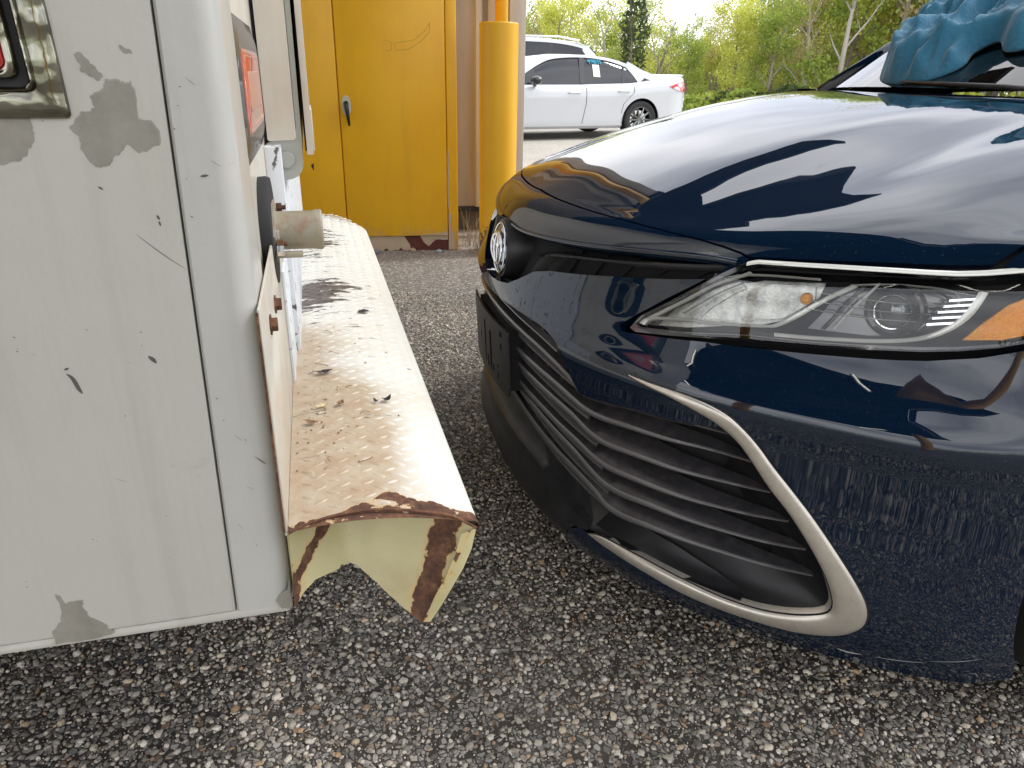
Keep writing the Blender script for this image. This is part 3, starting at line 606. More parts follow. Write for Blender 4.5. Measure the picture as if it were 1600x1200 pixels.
bm = bmesh.new(); lathe(bm, [(.001, -.016), (.03, -.0155), (.053, -.012), (.053, .0), (.001, .0)], 48, 'x'); bmobj('badge_disc', bm, BLUEM, bd_root, auto=40)
bm = bmesh.new(); ell(bm, .054, .054, 0, .0026, -.013); bmobj('badge_ring', bm, CHROME, bd_root, smooth=True)
bm = bmesh.new(); ell(bm, .046, .033, 0, .0042, -.0185); bmobj('emblem_outer_ellipse', bm, CHROME, bd_root, smooth=True)
bm = bmesh.new(); ell(bm, .014, .031, 0, .0036, -.0195); bmobj('emblem_upright_ellipse', bm, CHROME, bd_root, smooth=True)
bm = bmesh.new(); ell(bm, .031, .012, .018, .0036, -.0195); bmobj('emblem_cross_ellipse', bm, CHROME, bd_root, smooth=True)
# ---- lower grille
lgb = [(0, 2.0), (3.2, 2.0), (3.9, 1.9), (4.2, 1.55), (5.5, 1.25), (6.8, 1.25), (7.35, 1.7), (7.4, 2.2), (6.9, 3.35), (6.2, 4.6), (5.8, 5.3), (5.4, 5.4), (3.2, 5.3), (3, 6.6), (0, 6.7)]
panel('grille_lower_back', lgb + mir(lgb[1:-1]), off=-.062, thick=0, mat=VOID, gx=.5, gs=.5)
# glossy pocket wall between the slat ends and the trim
pk_o = TI[20:88]
for sg in (1, -1):
    L0 = [(sg * a, b, -.001) for a, b in pk_o]; cen = np.array([5.2, 3.0])
    L1 = [(sg * (a + (cen[0] - a) * .03), b + (cen[1] - b) * .03, -.016) for a, b in pk_o]; L2 = [(sg * (a + (cen[0] - a) * .22), b + (cen[1] - b) * .22, -.034) for a, b in pk_o]; L3 = [(sg * (a + (cen[0] - a) * .42), b + (cen[1] - b) * .42, -.05) for a, b in pk_o]
    ribbon('grille_pocket', [L0, L1, L2, L3], POCKET, auto=60)
slats = [
 ([(0, 5.55), (1.9, 5.45), (2.7, 5.2), (3.35, 4.85), (4.19, 4.96), (4.66, 5.03), (5.25, 5.06), (5.70, 5.04)], .30),
 ([(0, 4.80), (1.88, 4.68), (2.75, 4.58), (3.47, 4.39), (4.29, 4.48), (4.84, 4.52), (5.5, 4.58), (6.05, 4.54)], .34),
 ([(0, 4.35), (1.83, 4.25), (2.96, 4.10), (3.71, 3.86), (4.45, 3.90), (5.07, 3.92), (5.61, 3.96), (6.32, 4.0)], .36),
 ([(0, 3.90), (1.99, 3.70), (3.1, 3.50), (3.87, 3.32), (4.48, 3.33), (5.3, 3.35), (6.0, 3.40), (6.6, 3.48)], .38),
 ([(0, 3.55), (1.62, 3.50), (3.1, 3.20), (4.0, 2.84), (4.78, 2.86), (5.56, 2.86), (6.23, 2.88), (6.87, 2.96)], .38),
 ([(0, 3.20), (1.16, 3.12), (3.46, 2.62), (4.13, 2.29), (4.8, 2.33), (5.6, 2.35), (6.28, 2.36), (7.02, 2.42)], .36)]
for pts, hgt in slats:
    for sg in (1, -1):
        a = spl(pts, 6); T_ = np.clip((a[-1, 0] - a[:, 0]) / 3.0, 0, 1) ** .8; kx = np.clip((a[:, 0] - 3.2) / .7, 0, 1)
        hh = hgt * (.35 + .55 * kx) * T_; tk = (.065 * T_ + .012)
        o1 = -.006 - .010 * (1 - T_) - .006 * (1 - kx); dp_ = .012 + .038 * T_
        ribbon('grille_slat', [[(sg * p, q, o) for (p, q), o in zip(a, o1)],
                               [(sg * p, q + k * .25, o - .001) for (p, q), k, o in zip(a, tk, o1)],
                               [(sg * p, q + k + h_, o - d) for (p, q), k, h_, o, d in zip(a, tk, hh, o1, dp_)],
                               [(sg * p, q + h_ * .6, o - d - .004) for (p, q), h_, o, d in zip(a, hh, o1, dp_)],
                               [(sg * p, q - k, o - .003) for (p, q), k, o in zip(a, tk, o1)]], SLAT, closed=True, auto=25)
        ribbon('slat_edge_highlight', [[(sg * p, q - k * .9, o) for (p, q), k, o in zip(a, tk, o1)], [(sg * p, q - k * .5, o + .0028) for (p, q), k, o in zip(a, tk, o1)], [(sg * p, q + k * .5, o + .0028) for (p, q), k, o in zip(a, tk, o1)], [(sg * p, q + k * 1.1, o - .001) for (p, q), k, o in zip(a, tk, o1)]], SEDGE, auto=70)  # bead whose pale colour carries the edge highlight
# finer slats of the middle part
fine = [((0, 5.95), (1.9, 5.85), (2.75, 5.55)), ((0, 5.15), (1.9, 5.05), (3.2, 4.75)), ((0, 4.58), (1.86, 4.46), (3.45, 4.15)), ((0, 4.12), (1.9, 3.98), (3.65, 3.60)), ((0, 3.72), (1.9, 3.6), (3.8, 3.1)), ((0, 3.37), (1.6, 3.3), (3.95, 2.56)), ((0, 3.05), (1.2, 2.98), (4.0, 2.15))]
for pts in fine:
    a = spl([(-x, y) for x, y in pts[::-1]] + list(pts[1:]), 8)
    ribbon('grille_slat', [[(p, q, -.016) for p, q in a], [(p, q + .05, -.017) for p, q in a], [(p, q + .13, -.03) for p, q in a], [(p, q - .05, -.019) for p, q in a]], SEDGE, closed=True, auto=25)
for x in (1.9, 2.35, 2.8, 3.2):
    for sg in (1, -1):
        a = [(x, 2.6), (x - .1, 4.5), (x - .2, 6.1)]; ribbon('grille_rib', [[(sg * (p - .04), q, -.05) for p, q in a], [(sg * (p - .04), q, -.028) for p, q in a], [(sg * (p + .04), q, -.028) for p, q in a], [(sg * (p + .04), q, -.05) for p, q in a]], SLAT, closed=True)
# brow under the painted edge of the lower grille
a = np.array(lgt[:-1]); a = spl(a, 5)
for sg in (1, -1): ribbon('grille_brow', [[(sg * p, q + .03, -.004) for p, q in a], [(sg * p, q - .10, -.006) for p, q in a], [(sg * p, q - .14, -.012) for p, q in a], [(sg * p, q - .02, -.04) for p, q in a]], SLAT)
# ---- black lower lip and the shelf behind it
ridge = [(0, 2.22), (1, 2.22), (2.03, 2.19), (2.94, 1.86), (3.54, 1.66), (3.80, 1.55)]
lipp = ridge + [(3.75, 1.45), (3.5, 1.36), (3.34, 1.05), (3.27, .8), (3.45, .35), (3.75, 0)]
panel('lower_lip', lipp + [(0, 0)] + mir(lipp), mat=BLK, off=.001, thick=.02)
a = spl(ridge + [(3.95, 1.58), (4.2, 1.6)], 5); b_ = resample(spl([(0, 2.98), (1.16, 2.94), (2.68, 2.66), (3.47, 2.36), (4.05, 2.1), (4.4, 1.95)], 5), len(a))
for sg in (1, -1): ribbon('lip_shelf', [[(sg * p, q, .001) for p, q in a], [(sg * (p * .8 + r * .2), q * .85 + s * .15, -.02) for (p, q), (r, s) in zip(a, b_)], [(sg * p, q, -.035) for p, q in b_]], BLK, auto=60)
for sg in (1, -1):   # black web joining lip, lower arm of the trim and the last slat
    A_ = resample([(3.75, 1.45), (3.95, 1.56), (4.5, 1.6), (5.4, 1.45), (6.2, 1.36)], 14); B_ = resample([(4.0, 2.12), (4.5, 2.15), (5.2, 2.0), (5.8, 1.72), (6.25, 1.40)], 14)
    ribbon('grille_web', [[(sg * p, q, .0) for p, q in A_], [(sg * (p * .9 + r * .1), q * .9 + s * .1, -.012) for (p, q), (r, s) in zip(A_, B_)], [(sg * p, q, -.024) for p, q in B_]], POCKET, auto=60)
# ---- plate bracket (empty, black, with slots)
pb = bpy.data.objects.new('plate_bracket', None); COL.objects.link(pb); pb.parent = car; pb.empty_display_size = .05
def rrect(x0, y0, x1, y1, r, n=4):
    o = []
    for cx, cy, a0 in ((x1 - r, y1 - r, 0), (x0 + r, y1 - r, 90), (x0 + r, y0 + r, 180), (x1 - r, y0 + r, 270)):
        for k in range(n + 1): a = radians(a0 + 90 * k / n); o.append((cx + r * cos(a), cy + r * sin(a)))
    return o
def plate(name, poly, holes, f, th, mat, parent, gx=.05, step=.02):
    """flat plate from a polygon; f(a,b,d)->xyz, d is depth"""
    P, Fc, bd = cdt(poly, holes, gx, gx, step); n = len(P)
    V = [f(a, b, 0) for a, b in P] + [f(a, b, th) for a, b in P]; F_ = [tuple(map(int, q)) for q in Fc] + [tuple(int(x) + n for x in q[::-1]) for q in Fc] + [(int(b), int(a), int(a) + n, int(b) + n) for a, b in bd]
    bm = bmesh.new(); vs = [bm.verts.new(v) for v in V]
    for q in F_: bm.faces.new([vs[i] for i in q])
    return bmobj(name, bm, mat, parent, auto=30)
def pf(a, b, d): return (-.030 + .012 * (a / .165) ** 2 - (b - .45) * .05 + d, -a, b)
hl_ = [rrect(-.010, .400, .004, .500, .004), rrect(.040, .395, .056, .490, .004), rrect(.016, .395, .030, .425, .003), rrect(.062, .40, .074, .418, .003), rrect(.118, .50, .135, .512, .004), rrect(-.14, .50, -.125, .512, .004), rrect(.12, .470, .130, .486, .004), rrect(.098, .395, .106, .41, .002), rrect(.098, .42, .104, .43, .002), rrect(-.06, .44, -.05, .455, .003)]
plate('bracket_plate', rrect(-.165, .376, .165, .525, .008), hl_, pf, .005, BLK, pb, .03, .012)
boxo('bracket_back', (-.012, -.150, .385), (.045, .150, .515), VOID, pb)
# ---- headlights
GUIDE = simple('light_guide_plastic', (.80, .80, .74), .22, .15, Coat_Weight=1)
DGREY = simple('headlight_bezel', (.016, .017, .016), .14, Coat_Weight=.8)
def headlight(sg):
    root = bpy.data.objects.new('headlight', None); COL.objects.link(root); root.parent = car; root.empty_display_size = .05
    po = [(4.10, 7.72), (4.19, 8.13), (4.69, 9.05), (5.13, 9.86), (5.50, 10.36), (5.62, 10.44), (6.51, 10.43), (7.25, 10.40), (8.0, 10.36), (8.3, 10.38), (8.74, 10.44), (9.2, 10.2), (9.62, 9.85), (9.35, 9.2), (9.1, 8.85), (8.83, 8.70), (8.57, 8.56), (8.15, 8.40), (7.72, 8.30), (7.04, 8.22), (6.32, 8.12), (5.57, 8.02), (4.74, 7.80), (4.21, 7.64)]
    F = (lambda P: P) if sg > 0 else (lambda P: [(-a, b) for a, b in P][::-1])
    panel('lens', F(po), mat=LENS, off=-.002, thick=0, parent=root)
    gk = [(a + (6.8 - a) * -.012, b + (9.2 - b) * -.12) for a, b in po]
    panel('lens_gasket', F(gk), mat=VOID, off=-.058, thick=0, parent=root, gx=.5, gs=.5)
    T = lambda L_, o: [(sg * a, b, o) for a, b in L_]
    ring_o, ring_i = po + [po[0]], [(a + (6.9 - a) * .02, b + (9.25 - b) * .07) for a, b in po + [po[0]]]
    ribbon('lens_wall', [T([(a + (6.8 - a) * -.006, b + (9.2 - b) * -.06) for a, b in ring_o], -.004), T(ring_i, -.005), T(ring_i, -.055)], GLOSSBLK, root, auto=30)
    ribbon('lens_edge_highlight', [T([(a, b + .05) for a, b in resample(po[4:11], 40)], -.001), T([(a, b - .03) for a, b in resample(po[4:11], 40)], .0015), T([(a, b - .07) for a, b in resample(po[4:11], 40)], -.0005)], GUIDE, root, auto=70)  # pale strip paints the highlight along the lens's upper edge
    bowl = [(4.55, 8.12), (4.95, 8.9), (5.45, 9.9), (5.70, 10.12), (6.46, 10.12), (6.42, 9.5), (6.05, 8.72), (5.7, 8.42), (5.2, 8.3)]
    panel('reflector_bowl', F(bowl), mat=REFL, thick=0, parent=root, offf=lambda t, s: -.028 - .012 * sin((abs(t) - 4.5) * 1.5))
    panel('reflector_facet', F([(5.55, 8.55), (5.45, 9.3), (5.75, 9.85), (6.35, 9.95), (6.38, 9.4), (6.05, 8.8)]), mat=REFL, off=-.022, thick=.004, parent=root)
    bm = bmesh.new(); P = SO([sg * 6.28], [9.45], -.02)[0]; bmesh.ops.create_uvsphere(bm, u_segments=12, v_segments=8, radius=.009); bmesh.ops.translate(bm, verts=bm.verts, vec=Vector(P)); bmobj('indicator_bulb', bm, AMBER, root, smooth=True)
    def strip(L_, wv, o, mat, nm, n=5):
        a = spl(L_, n); d = np.gradient(a, axis=0); nn = np.stack([-d[:, 1], d[:, 0]], 1); nn /= np.linalg.norm(nn, axis=1)[:, None] + 1e-9
        A_ = a + nn * wv; B_ = a - nn * wv
        ribbon(nm, [T(B_, o - .008), T(B_, o), T(a, o + .002), T(A_, o), T(A_, o - .008)], mat, root, auto=60)
    strip([(4.22, 7.86), (4.32, 8.10), (4.7, 8.28), (5.16, 8.36), (5.82, 8.48), (6.06, 8.65), (6.51, 9.5), (6.80, 9.98)], .045, -.008, GUIDE, 'light_guide')
    strip([(4.28, 8.10), (4.75, 8.95), (5.2, 9.75), (5.55, 10.18)], .030, -.010, GUIDE, 'light_guide')
    strip([(4.5, 7.92), (5.2, 8.12), (5.9, 8.25)], .05, -.02, GLOSSBLK, 'black_insert')
    strip([(6.0, 8.28), (6.6, 8.34), (7.35, 8.46), (7.8, 8.68), (8.14, 9.22), (8.30, 9.95)], .055, -.008, GUIDE, 'light_guide')
    strip([(6.54, 8.60), (6.70, 9.2), (6.91, 10.0)], .030, -.016, DCHROME, 'bezel_blade'); strip([(6.66, 8.64), (6.84, 9.3), (7.08, 10.1)], .022, -.012, GUIDE, 'bezel_blade')
    for k, (a, b) in enumerate((((6.45, 9.68), (7.9, 9.52)), ((6.35, 9.42), (7.75, 9.26)), ((6.28, 9.18), (7.6, 9.05)))): strip([a, ((a[0] + b[0]) / 2, (a[1] + b[1]) / 2 - .06), b], .014, -.007, GUIDE, 'light_line')
    strip([(5.1, 9.75), (5.5, 10.12), (6.4, 10.14)], .014, -.012, GUIDE, 'light_line'); strip([(4.75, 8.5), (5.05, 9.1), (5.5, 9.85)], .012, -.014, GUIDE, 'light_line')
    strip([(6.75, 10.02), (7.3, 10.1), (7.95, 9.98), (8.05, 9.6)], .016, -.012, GUIDE, 'light_line'); strip([(7.75, 10.02), (7.95, 9.7), (7.85, 9.2), (7.7, 8.8)], .014, -.02, DCHROME, 'bezel_blade')
    strip([(4.9, 7.92), (5.6, 8.13), (6.4, 8.20), (7.2, 8.30)], .012, -.006, GUIDE, 'light_line')
    panel('bezel', F([(6.35, 8.55), (6.55, 9.3), (6.9, 10.1), (8.3, 10.1), (8.2, 9.3), (7.85, 8.75), (7.3, 8.5)]), mat=DGREY, off=-.045, thick=0, parent=root)
    panel('nose_reflector', F([(4.35, 7.98), (4.55, 8.6), (5.0, 9.3), (5.4, 9.95), (5.5, 9.6), (5.1, 8.9), (4.95, 8.45), (5.3, 8.32), (4.8, 8.1)]), mat=REFL, off=-.034, thick=0, parent=root)
    # projector
    P = Vector(SO([sg * 7.33], [9.28], -.02)[0]); Nn = Vector(SN([sg * 7.33], [9.28])[0]); Nn = (Nn * .4 + Vector((-.75, -.35 * sg, .0))).normalized()
    bm = bmesh.new(); lathe(bm, [(.022, -.01), (.024, .006), (.0265, .008), (.030, .002), (.034, .004), (.038, .002), (.040, -.012), (.032, -.014)], 40, 'z', close=True); o = bmobj('projector_ring', bm, GLOSSBLK, root, auto=40)
    M_ = Nn.to_track_quat('Z', 'Y').to_matrix().to_4x4(); M_.translation = P; o.matrix_local = M_
    bm = bmesh.new(); lathe(bm, [(.0222, .004), (.0232, .0082), (.0246, .0085), (.0248, .005)], 40, 'z', close=True); o = bmobj('projector_trim', bm, CHROME, root, auto=40); o.matrix_local = M_.copy()
    bm = bmesh.new(); lathe(bm, [(.023, -.006), (.020, .004), (.012, .010), (.0005, .012)], 32, 'z'); o = bmobj('projector_lens', bm, simple('projector_glass', (.05, .06, .06), .03, .0, Coat_Weight=1, Specular_IOR_Level=1.0), root, smooth=True); o.matrix_local = M_.copy()
    for k in range(5):
        a0 = 7.93 - .05 * k; b0 = 9.68 - .17 * k; a = [(a0, b0), (a0 + .34, b0 + .09)]
        ribbon('chrome_fin', [T([(p, q - .05) for p, q in a], -.03), T([(p, q - .03) for p, q in a], -.008), T([(p, q + .03) for p, q in a], -.008), T([(p, q + .05) for p, q in a], -.03)], CHROME, root, auto=30)
    panel('side_reflector', F([(8.17, 8.64), (8.36, 9.12), (8.6, 9.62), (8.9, 9.95), (9.35, 9.95), (9.2, 9.35), (8.98, 8.95), (8.6, 8.72)]), mat=AMBER, off=-.008, thick=.01, parent=root)
headlight(1); headlight(-1)
# ------------------------------------------------------------------ shirt lying on the windscreen
CLOTH = MT('teal_blue_cotton'); _v = CLOTH.obj(); CLOTH.set(Base_Color=CLOTH.mix(CLOTH.noise(_v, 12, 4), (.014, .110, .190), (.020, .145, .235)), Roughness=.9, Sheen_Weight=.3, Sheen_Roughness=.5)
CLOTH.bump(CLOTH.math('ADD', CLOTH.math('MULTIPLY', CLOTH.noise(_v, 45, 5, .6, 1.5), 1.0), CLOTH.math('MULTIPLY', CLOTH.noise(_v, 800, 2), .12)), .55, .006); CLOTH = CLOTH.m
def shirt():
    poly = [(-.01, -.19), (0, -.27), (.05, -.35), (.12, -.405), (.2, -.43), (.28, -.41), (.34, -.43), (.44, -.51), (.6, -.58), (.85, -.60), (.95, -.2), (.95, .25), (.6, .42), (.35, .40), (.22, .25), (.17, .14), (.13, .10), (.11, .04), (.15, -.02), (.11, -.05), (.06, -.03), (.01, -.07), (-.005, -.13)]
    poly = [tuple(p) for p in spl(poly, 4, True)]
    P, Fc, bd = cdt(poly, [], .0062, .0062, .008)
    pa = np.array(poly); dd = np.full(len(P), 9.)
    q = np.roll(pa, -1, 0)
    for a, b in zip(pa, q):
        d = b - a; l2 = d @ d + 1e-12; t = np.clip(((P - a) @ d) / l2, 0, 1); dd = np.minimum(dd, np.hypot(*(P - a - t[:, None] * d).T))
    # folds: ridges running roughly up the glass, fanning out of the gathered lower corner
    lines = [([(.02, -.12), (.15, -.26), (.30, -.36), (.6, -.45)], .050, .030), ([(.03, -.22), (.13, -.36), (.26, -.39), (.45, -.47)], .045, .024), ([(.02, -.09), (.12, -.12), (.30, -.22), (.55, -.30)], .050, .028),
             ([(.06, -.06), (.20, -.08), (.36, -.14), (.7, -.18)], .055, .030), ([(.10, -.22), (.24, -.20), (.42, -.33)], .030, .016), ([(.14, .05), (.26, .02), (.5, -.05), (.8, -.1)], .05, .026), ([(.20, .14), (.36, .16), (.7, .12)], .06, .022),
             ([(.08, -.30), (.18, -.30), (.22, -.22), (.30, -.12)], .030, .013), ([(.30, -.05), (.40, .05), (.42, .2)], .04, .014), ([(.45, -.4), (.5, -.25), (.62, -.1)], .05, .02)]
    hgt = np.zeros(len(P))
    for pts, hh, wd in lines:
        a = spl(pts, 8); best = np.full(len(P), 9.)
        for u, v_ in zip(a[:-1], a[1:]):
            d = v_ - u; t = np.clip(((P - u) @ d) / (d @ d + 1e-12), 0, 1); best = np.minimum(best, np.hypot(*(P - u - t[:, None] * d).T))
        tn = hh * np.maximum(0, 1 - best / (wd * 1.9)) ** 1.25; hgt = np.maximum(hgt, tn) * .85 + .15 * (hgt + tn)
    def rdg(p, f, ph, st=.45):
        q = Vector((p[0] * f * st + p[1] * f * .35, p[1] * f - p[0] * f * .25, ph)); q += Vector((noise.noise(q * .6 + Vector((9, 0, 0))), noise.noise(q * .6 + Vector((0, 7, 0))), 0)) * .9
        return (1 - abs(noise.noise(q)) * 2.6)
    nz_ = np.array([max(-.5, rdg(p, 9, 3, .38)) * .021 + max(-.7, rdg(p, 17, 8, .5)) * .0105 + max(-.5, rdg(p, 33, 5, .5)) * .0034 + noise.noise(Vector((p[0] * 60, p[1] * 60, 7))) * .0010 for p in P])
    edge = 1 - np.exp(-dd / .032)
    h = .004 + edge * (.018 + .66 * hgt + nz_ * 1.85)
    V = []
    for (qq, vv), hi in zip(P, h):
        y = vv / .62; ub = 1.05 + .19 * abs(y) ** 2.2; V.append((ub + .02 + qq * .86 - hi * .45, -vv, .995 + qq * .50 + .012 + hi * .9 + .035 * sin(pi * min(1, max(0, qq)))))
    n = len(V); V2 = V + [(x + .004, y, z - hi * .9 * .9 + .0) for (x, y, z), hi in zip(V, h)]
    F_ = [tuple(map(int, f)) for f in Fc] + [tuple(int(x) + n for x in f[::-1]) for f in Fc] + [(int(b), int(a), int(a) + n, int(b) + n) for a, b in bd]
    bm = bmesh.new(); vs = [bm.verts.new(v) for v in V2]
    for f in F_: bm.faces.new([vs[i] for i in f])
    o = bmobj('shirt', bm, CLOTH, None, smooth=True); o.matrix_world = car.matrix_basis.copy() if False else Matrix.Translation(car.location) @ Matrix.Rotation(CARYAW, 4, 'Z')
    tag(o, 'crumpled teal blue cotton shirt lying on the windscreen of the navy sedan', 'shirt')
shirt()
# ------------------------------------------------------------------ white truck (local x = out of its rear face, local y = along the rear face away from the camera, z up)
TY = radians(15.1)
truck = empty('box_truck', (-.284, .738, 0), TY)
tag(truck, 'old white box truck with chipped paint and rusty step bumper facing the blue car', 'truck')
def gapb(z): return -.058 + (z - .375) * (.013 / .69)
W2 = 2.20; TOPZ = 2.75
# side panel (left of the gap)
bm = bmesh.new()
zs = [.384, .39, .7, 1.07, TOPZ]; xs_l = -4.6
ring = []
V = []
prof = lambda z: gapb(z) - .0016
for z in zs: V.append((prof(z), z))
pts = [(xs_l, .384)] + [(prof(z), z) for z in (.384, .6, .8, 1.07, 1.6, TOPZ)] + [(xs_l, TOPZ)]
f0 = [bm.verts.new((x, 0.0, z)) for x, z in pts]; f1 = [bm.verts.new((x, .03, z)) for x, z in pts]
bm.faces.new(f0); bm.faces.new(f1[::-1])
for i in range(len(pts)): bm.faces.new((f0[i], f0[(i + 1) % len(pts)], f1[(i + 1) % len(pts)], f1[i]))
bmesh.ops.bevel(bm, geom=[e for e in bm.edges if all(v.co.y < .001 for v in e.verts)], offset=.0045, segments=3, affect='EDGES', profile=.5)
bmobj('side_panel', bm, TWHITE, truck, auto=30)
# corner post with rounded corner
bm = bmesh.new(); R_ = .022
def postsec(z):
    x0 = gapb(z) + .0003; x1 = .010; P_ = [(x0, .03), (x0, .004), (x0 + .003, .001)]
    for k in range(9): a = radians(-90 + 90 * k / 8); P_.append((x1 - R_ + R_ * cos(a), R_ + .001 + R_ * sin(a)))
    return P_ + [(x1, .14), (-.05, .14)]
rings = []
for z in (.384, .39, .7, 1.07, 1.8, TOPZ): rings.append([bm.verts.new((x, y, z)) for x, y in postsec(z)])
for a, b in zip(rings, rings[1:]):
    for k in range(len(a)): bm.faces.new((a[k], a[(k + 1) % len(a)], b[(k + 1) % len(a)], b[k]))
bm.faces.new(rings[0][::-1]); bm.faces.new(rings[-1]); bmobj('corner_post', bm, TPOST, truck, auto=35)
boxo('bottom_rail', (-4.6, .0025, .3695), (.006, .05, .3835), TWHITE, truck, .004)
boxo('gap_seal', (-.075, .012, .38), (-.035, .03, TOPZ), VOID, truck)
boxo('rear_panel', (-.05, .14, .375), (.0, W2, TOPZ), TCREAM, truck)
boxo('far_side_panel', (-4.6, W2, .371), (.0, W2 + .03, TOPZ), TWHITE, truck)
boxo('roof_panel', (-4.6, -.0, TOPZ), (.01, W2 + .03, TOPZ + .04), TWHITE, truck)
boxo('floor', (-4.6, .03, .372), (-.06, W2, .42), VOID, truck); boxo('front_wall', (-4.63, 0, .371), (-4.6, W2 + .03, TOPZ), TWHITE, truck)
# cream cover strip on the rear face (near edge)
# wheels further forward
for y, sd_ in ((.30, -1), (1.9, 1)): wheel(-2.6, y, .37, .22, sd_, truck, 'wheel')
# peeled paint patches on the side (bare grey primer, slightly below the paint edge -> thin raised rim around)
def jag(poly, n=3, amp=.0018, seed=1):
    rr = random.Random(seed); P = []
    for i in range(len(poly)):
        a = Vector(poly[i]); b = Vector(poly[(i + 1) % len(poly)])
        for k in range(n): q = a.lerp(b, k / n); P.append((q.x + (rr.uniform(-amp, amp) if k else 0), q.y + (rr.uniform(-amp, amp) if k else 0)))
    return P
PEDGE = simple('lifted_paint_edge', (.30, .29, .24), .6)
def chip(poly, seed, name='bare_patch', y=-.0006):
    J = jag(poly, 4, .0011, seed); c_ = np.mean(J, 0); J2 = [(c_[0] + (a - c_[0]) * 1.035 + .0002, c_[1] + (b - c_[1]) * 1.035 + .0003) for a, b in J]
    plate('lifted_paint_edge', J2, [], lambda a, b, d: (a, -.00035 + (.002 if d else 0), b), .002, PEDGE, truck, .02, .004)
    plate(name, jag(poly, 4, .0011, seed), [], lambda a, b, d: (a, y + d * 0 + (.002 if d else 0), b), .002, PRIMER, truck, .02, .004)
c1 = [(-.097, .991), (-.095, .998), (-.086, .999), (-.079, .995), (-.074, .9975), (-.072, .985), (-.073, .966), (-.0625, .964), (-.057, .955), (-.0585, .943), (-.066, .941), (-.072, .9365), (-.078, .936), (-.083, .9425), (-.088, .942), (-.093, .936), (-.101, .930), (-.104, .925), (-.112, .923), (-.117, .925), (-.122, .932), (-.1245, .938), (-.1245, .950), (-.131, .958), (-.124, .966), (-.118, .972), (-.113, .9715), (-.107, .976), (-.110, .984), (-.106, .987)]
chip(c1, 3)
chip([(-.116, 1.020), (-.112, 1.0215), (-.105, 1.015), (-.100, 1.007), (-.0965, 1.003), (-.100, .9985), (-.108, 1.003), (-.1135, 1.006), (-.1125, 1.012)], 4)
chip([(-.200, .990), (-.166, .968), (-.163, .963), (-.162, .953), (-.166, .944), (-.172, .934), (-.179, .929), (-.196, .926), (-.215, .935), (-.22, .96)], 5)
chip([(-.249, .446), (-.244, .444), (-.241, .432), (-.236, .434), (-.222, .434), (-.225, .424), (-.220, .408), (-.207, .396), (-.200, .381), (-.215, .377), (-.262, .377), (-.262, .396), (-.250, .408), (-.247, .428)], 6)
chip([(.0085, .420), (.0045, .405), (-.004, .400), (-.010, .392), (-.005, .380), (.005, .3765), (.0085, .380)], 7)
chip([(-.078, 1.028), (-.070, 1.025), (-.068, 1.021), (-.076, 1.023)], 8)
# scratches and scuffs
SCR = simple('dark_scuff', (.09, .085, .07), .7)
def scuff(pts, wv, nm='scuff'):
    a = spl(pts, 5); d = np.gradient(a, axis=0); nn = np.stack([-d[:, 1], d[:, 0]], 1); nn /= np.linalg.norm(nn, axis=1)[:, None] + 1e-9; f = np.sin(np.linspace(.05, pi - .05, len(a)))[:, None] * wv
    A_ = a + nn * f; B_ = a - nn * f; V = [(p[0], -.0004, p[1]) for p in A_] + [(p[0], -.0004, p[1]) for p in B_]; m = len(a)
    mesh(nm, V, [(k, k + 1, m + k + 1, m + k) for k in range(m - 1)], SCR, truck)
scuff([(-.183, .718), (-.178, .712), (-.1745, .700), (-.172, .694)], .0022); scuff([(-.184, .722), (-.179, .724)], .0012); scuff([(-.103, .731), (-.099, .727), (-.096, .722)], .0022)
scuff([(-.094, .860), (-.080, .846), (-.066, .833), (-.05, .82)], .00035); scuff([(-.012, .600), (-.004, .592), (.0, .588)], .0006)
scuff([(-.118, .905), (-.114, .902)], .001); scuff([(-.071, .877), (-.069, .872)], .0012); scuff([(-.070, .871), (-.069, .866)], .001); scuff([(-.026, .913), (-.018, .914)], .0012)
rq = random.Random(21)
for k in range(46):
    x = rq.uniform(-.30, -.06) if k % 3 else rq.uniform(-.045, -.015); z = rq.uniform(.42, 1.08); ln = rq.choice((.001, .002, .003, .012)); an = rq.uniform(-1.2, -.2)
    scuff([(x, z), (x + cos(an) * ln * .5 + rq.uniform(-.0004, .0004), z + sin(an) * ln * .5), (x + cos(an) * ln, z + sin(an) * ln)], rq.uniform(.00025, .0006) if ln < .01 else .00018)
# tail light with chromed plastic bezel
RED = MT('red_lens').set(Base_Color=(.62, .012, .018), Roughness=.25, Coat_Weight=1.0, Specular_IOR_Level=.8).m
YCHR = MT('dark_reflection_chrome_plastic'); _v = YCHR.obj(); YCHR.set(Base_Color=YCHR.mix(YCHR.ramp(YCHR.noise(_v, 20, 6), [(.35, 0.0), (.7, 1.0)]), (.32, .31, .25), (.10, .095, .07)), Metallic=1.0, Roughness=.10); YCHR.bump(YCHR.noise(_v, 26, 2), .5, .01); YCHR = YCHR.m  # dark mottled tone puts dark reflections into the chrome colour
tl = bpy.data.objects.new('tail_light', None); COL.objects.link(tl); tl.parent = truck; tl.location = (-.229, 0, 1.078); tl.empty_display_size = .05
def frame(hw, hh, prof, n=7, r=.010, taper=.03, cap=False):
    bm = bmesh.new(); rings = []
    for ins, dp_ in prof:
        P_ = rrect(-hw + ins, -hh + ins, hw - ins, hh - ins, max(.002, r), n); rings.append([bm.verts.new((a + taper * -b, -dp_, b)) for a, b in P_])
    for a, b in zip(rings, rings[1:]):
        for k in range(len(a)): bm.faces.new((a[k], a[(k + 1) % len(a)], b[(k + 1) % len(a)], b[k]))
    if cap: bm.faces.new(rings[-1])
    return bm
bmobj('bezel', frame(.098, .112, [(0, -.001), (0, .003), (.002, .0055), (.008, .0075), (.016, .0070), (.022, .0055), (.024, .0045)], r=.005), YCHR, tl, auto=60)
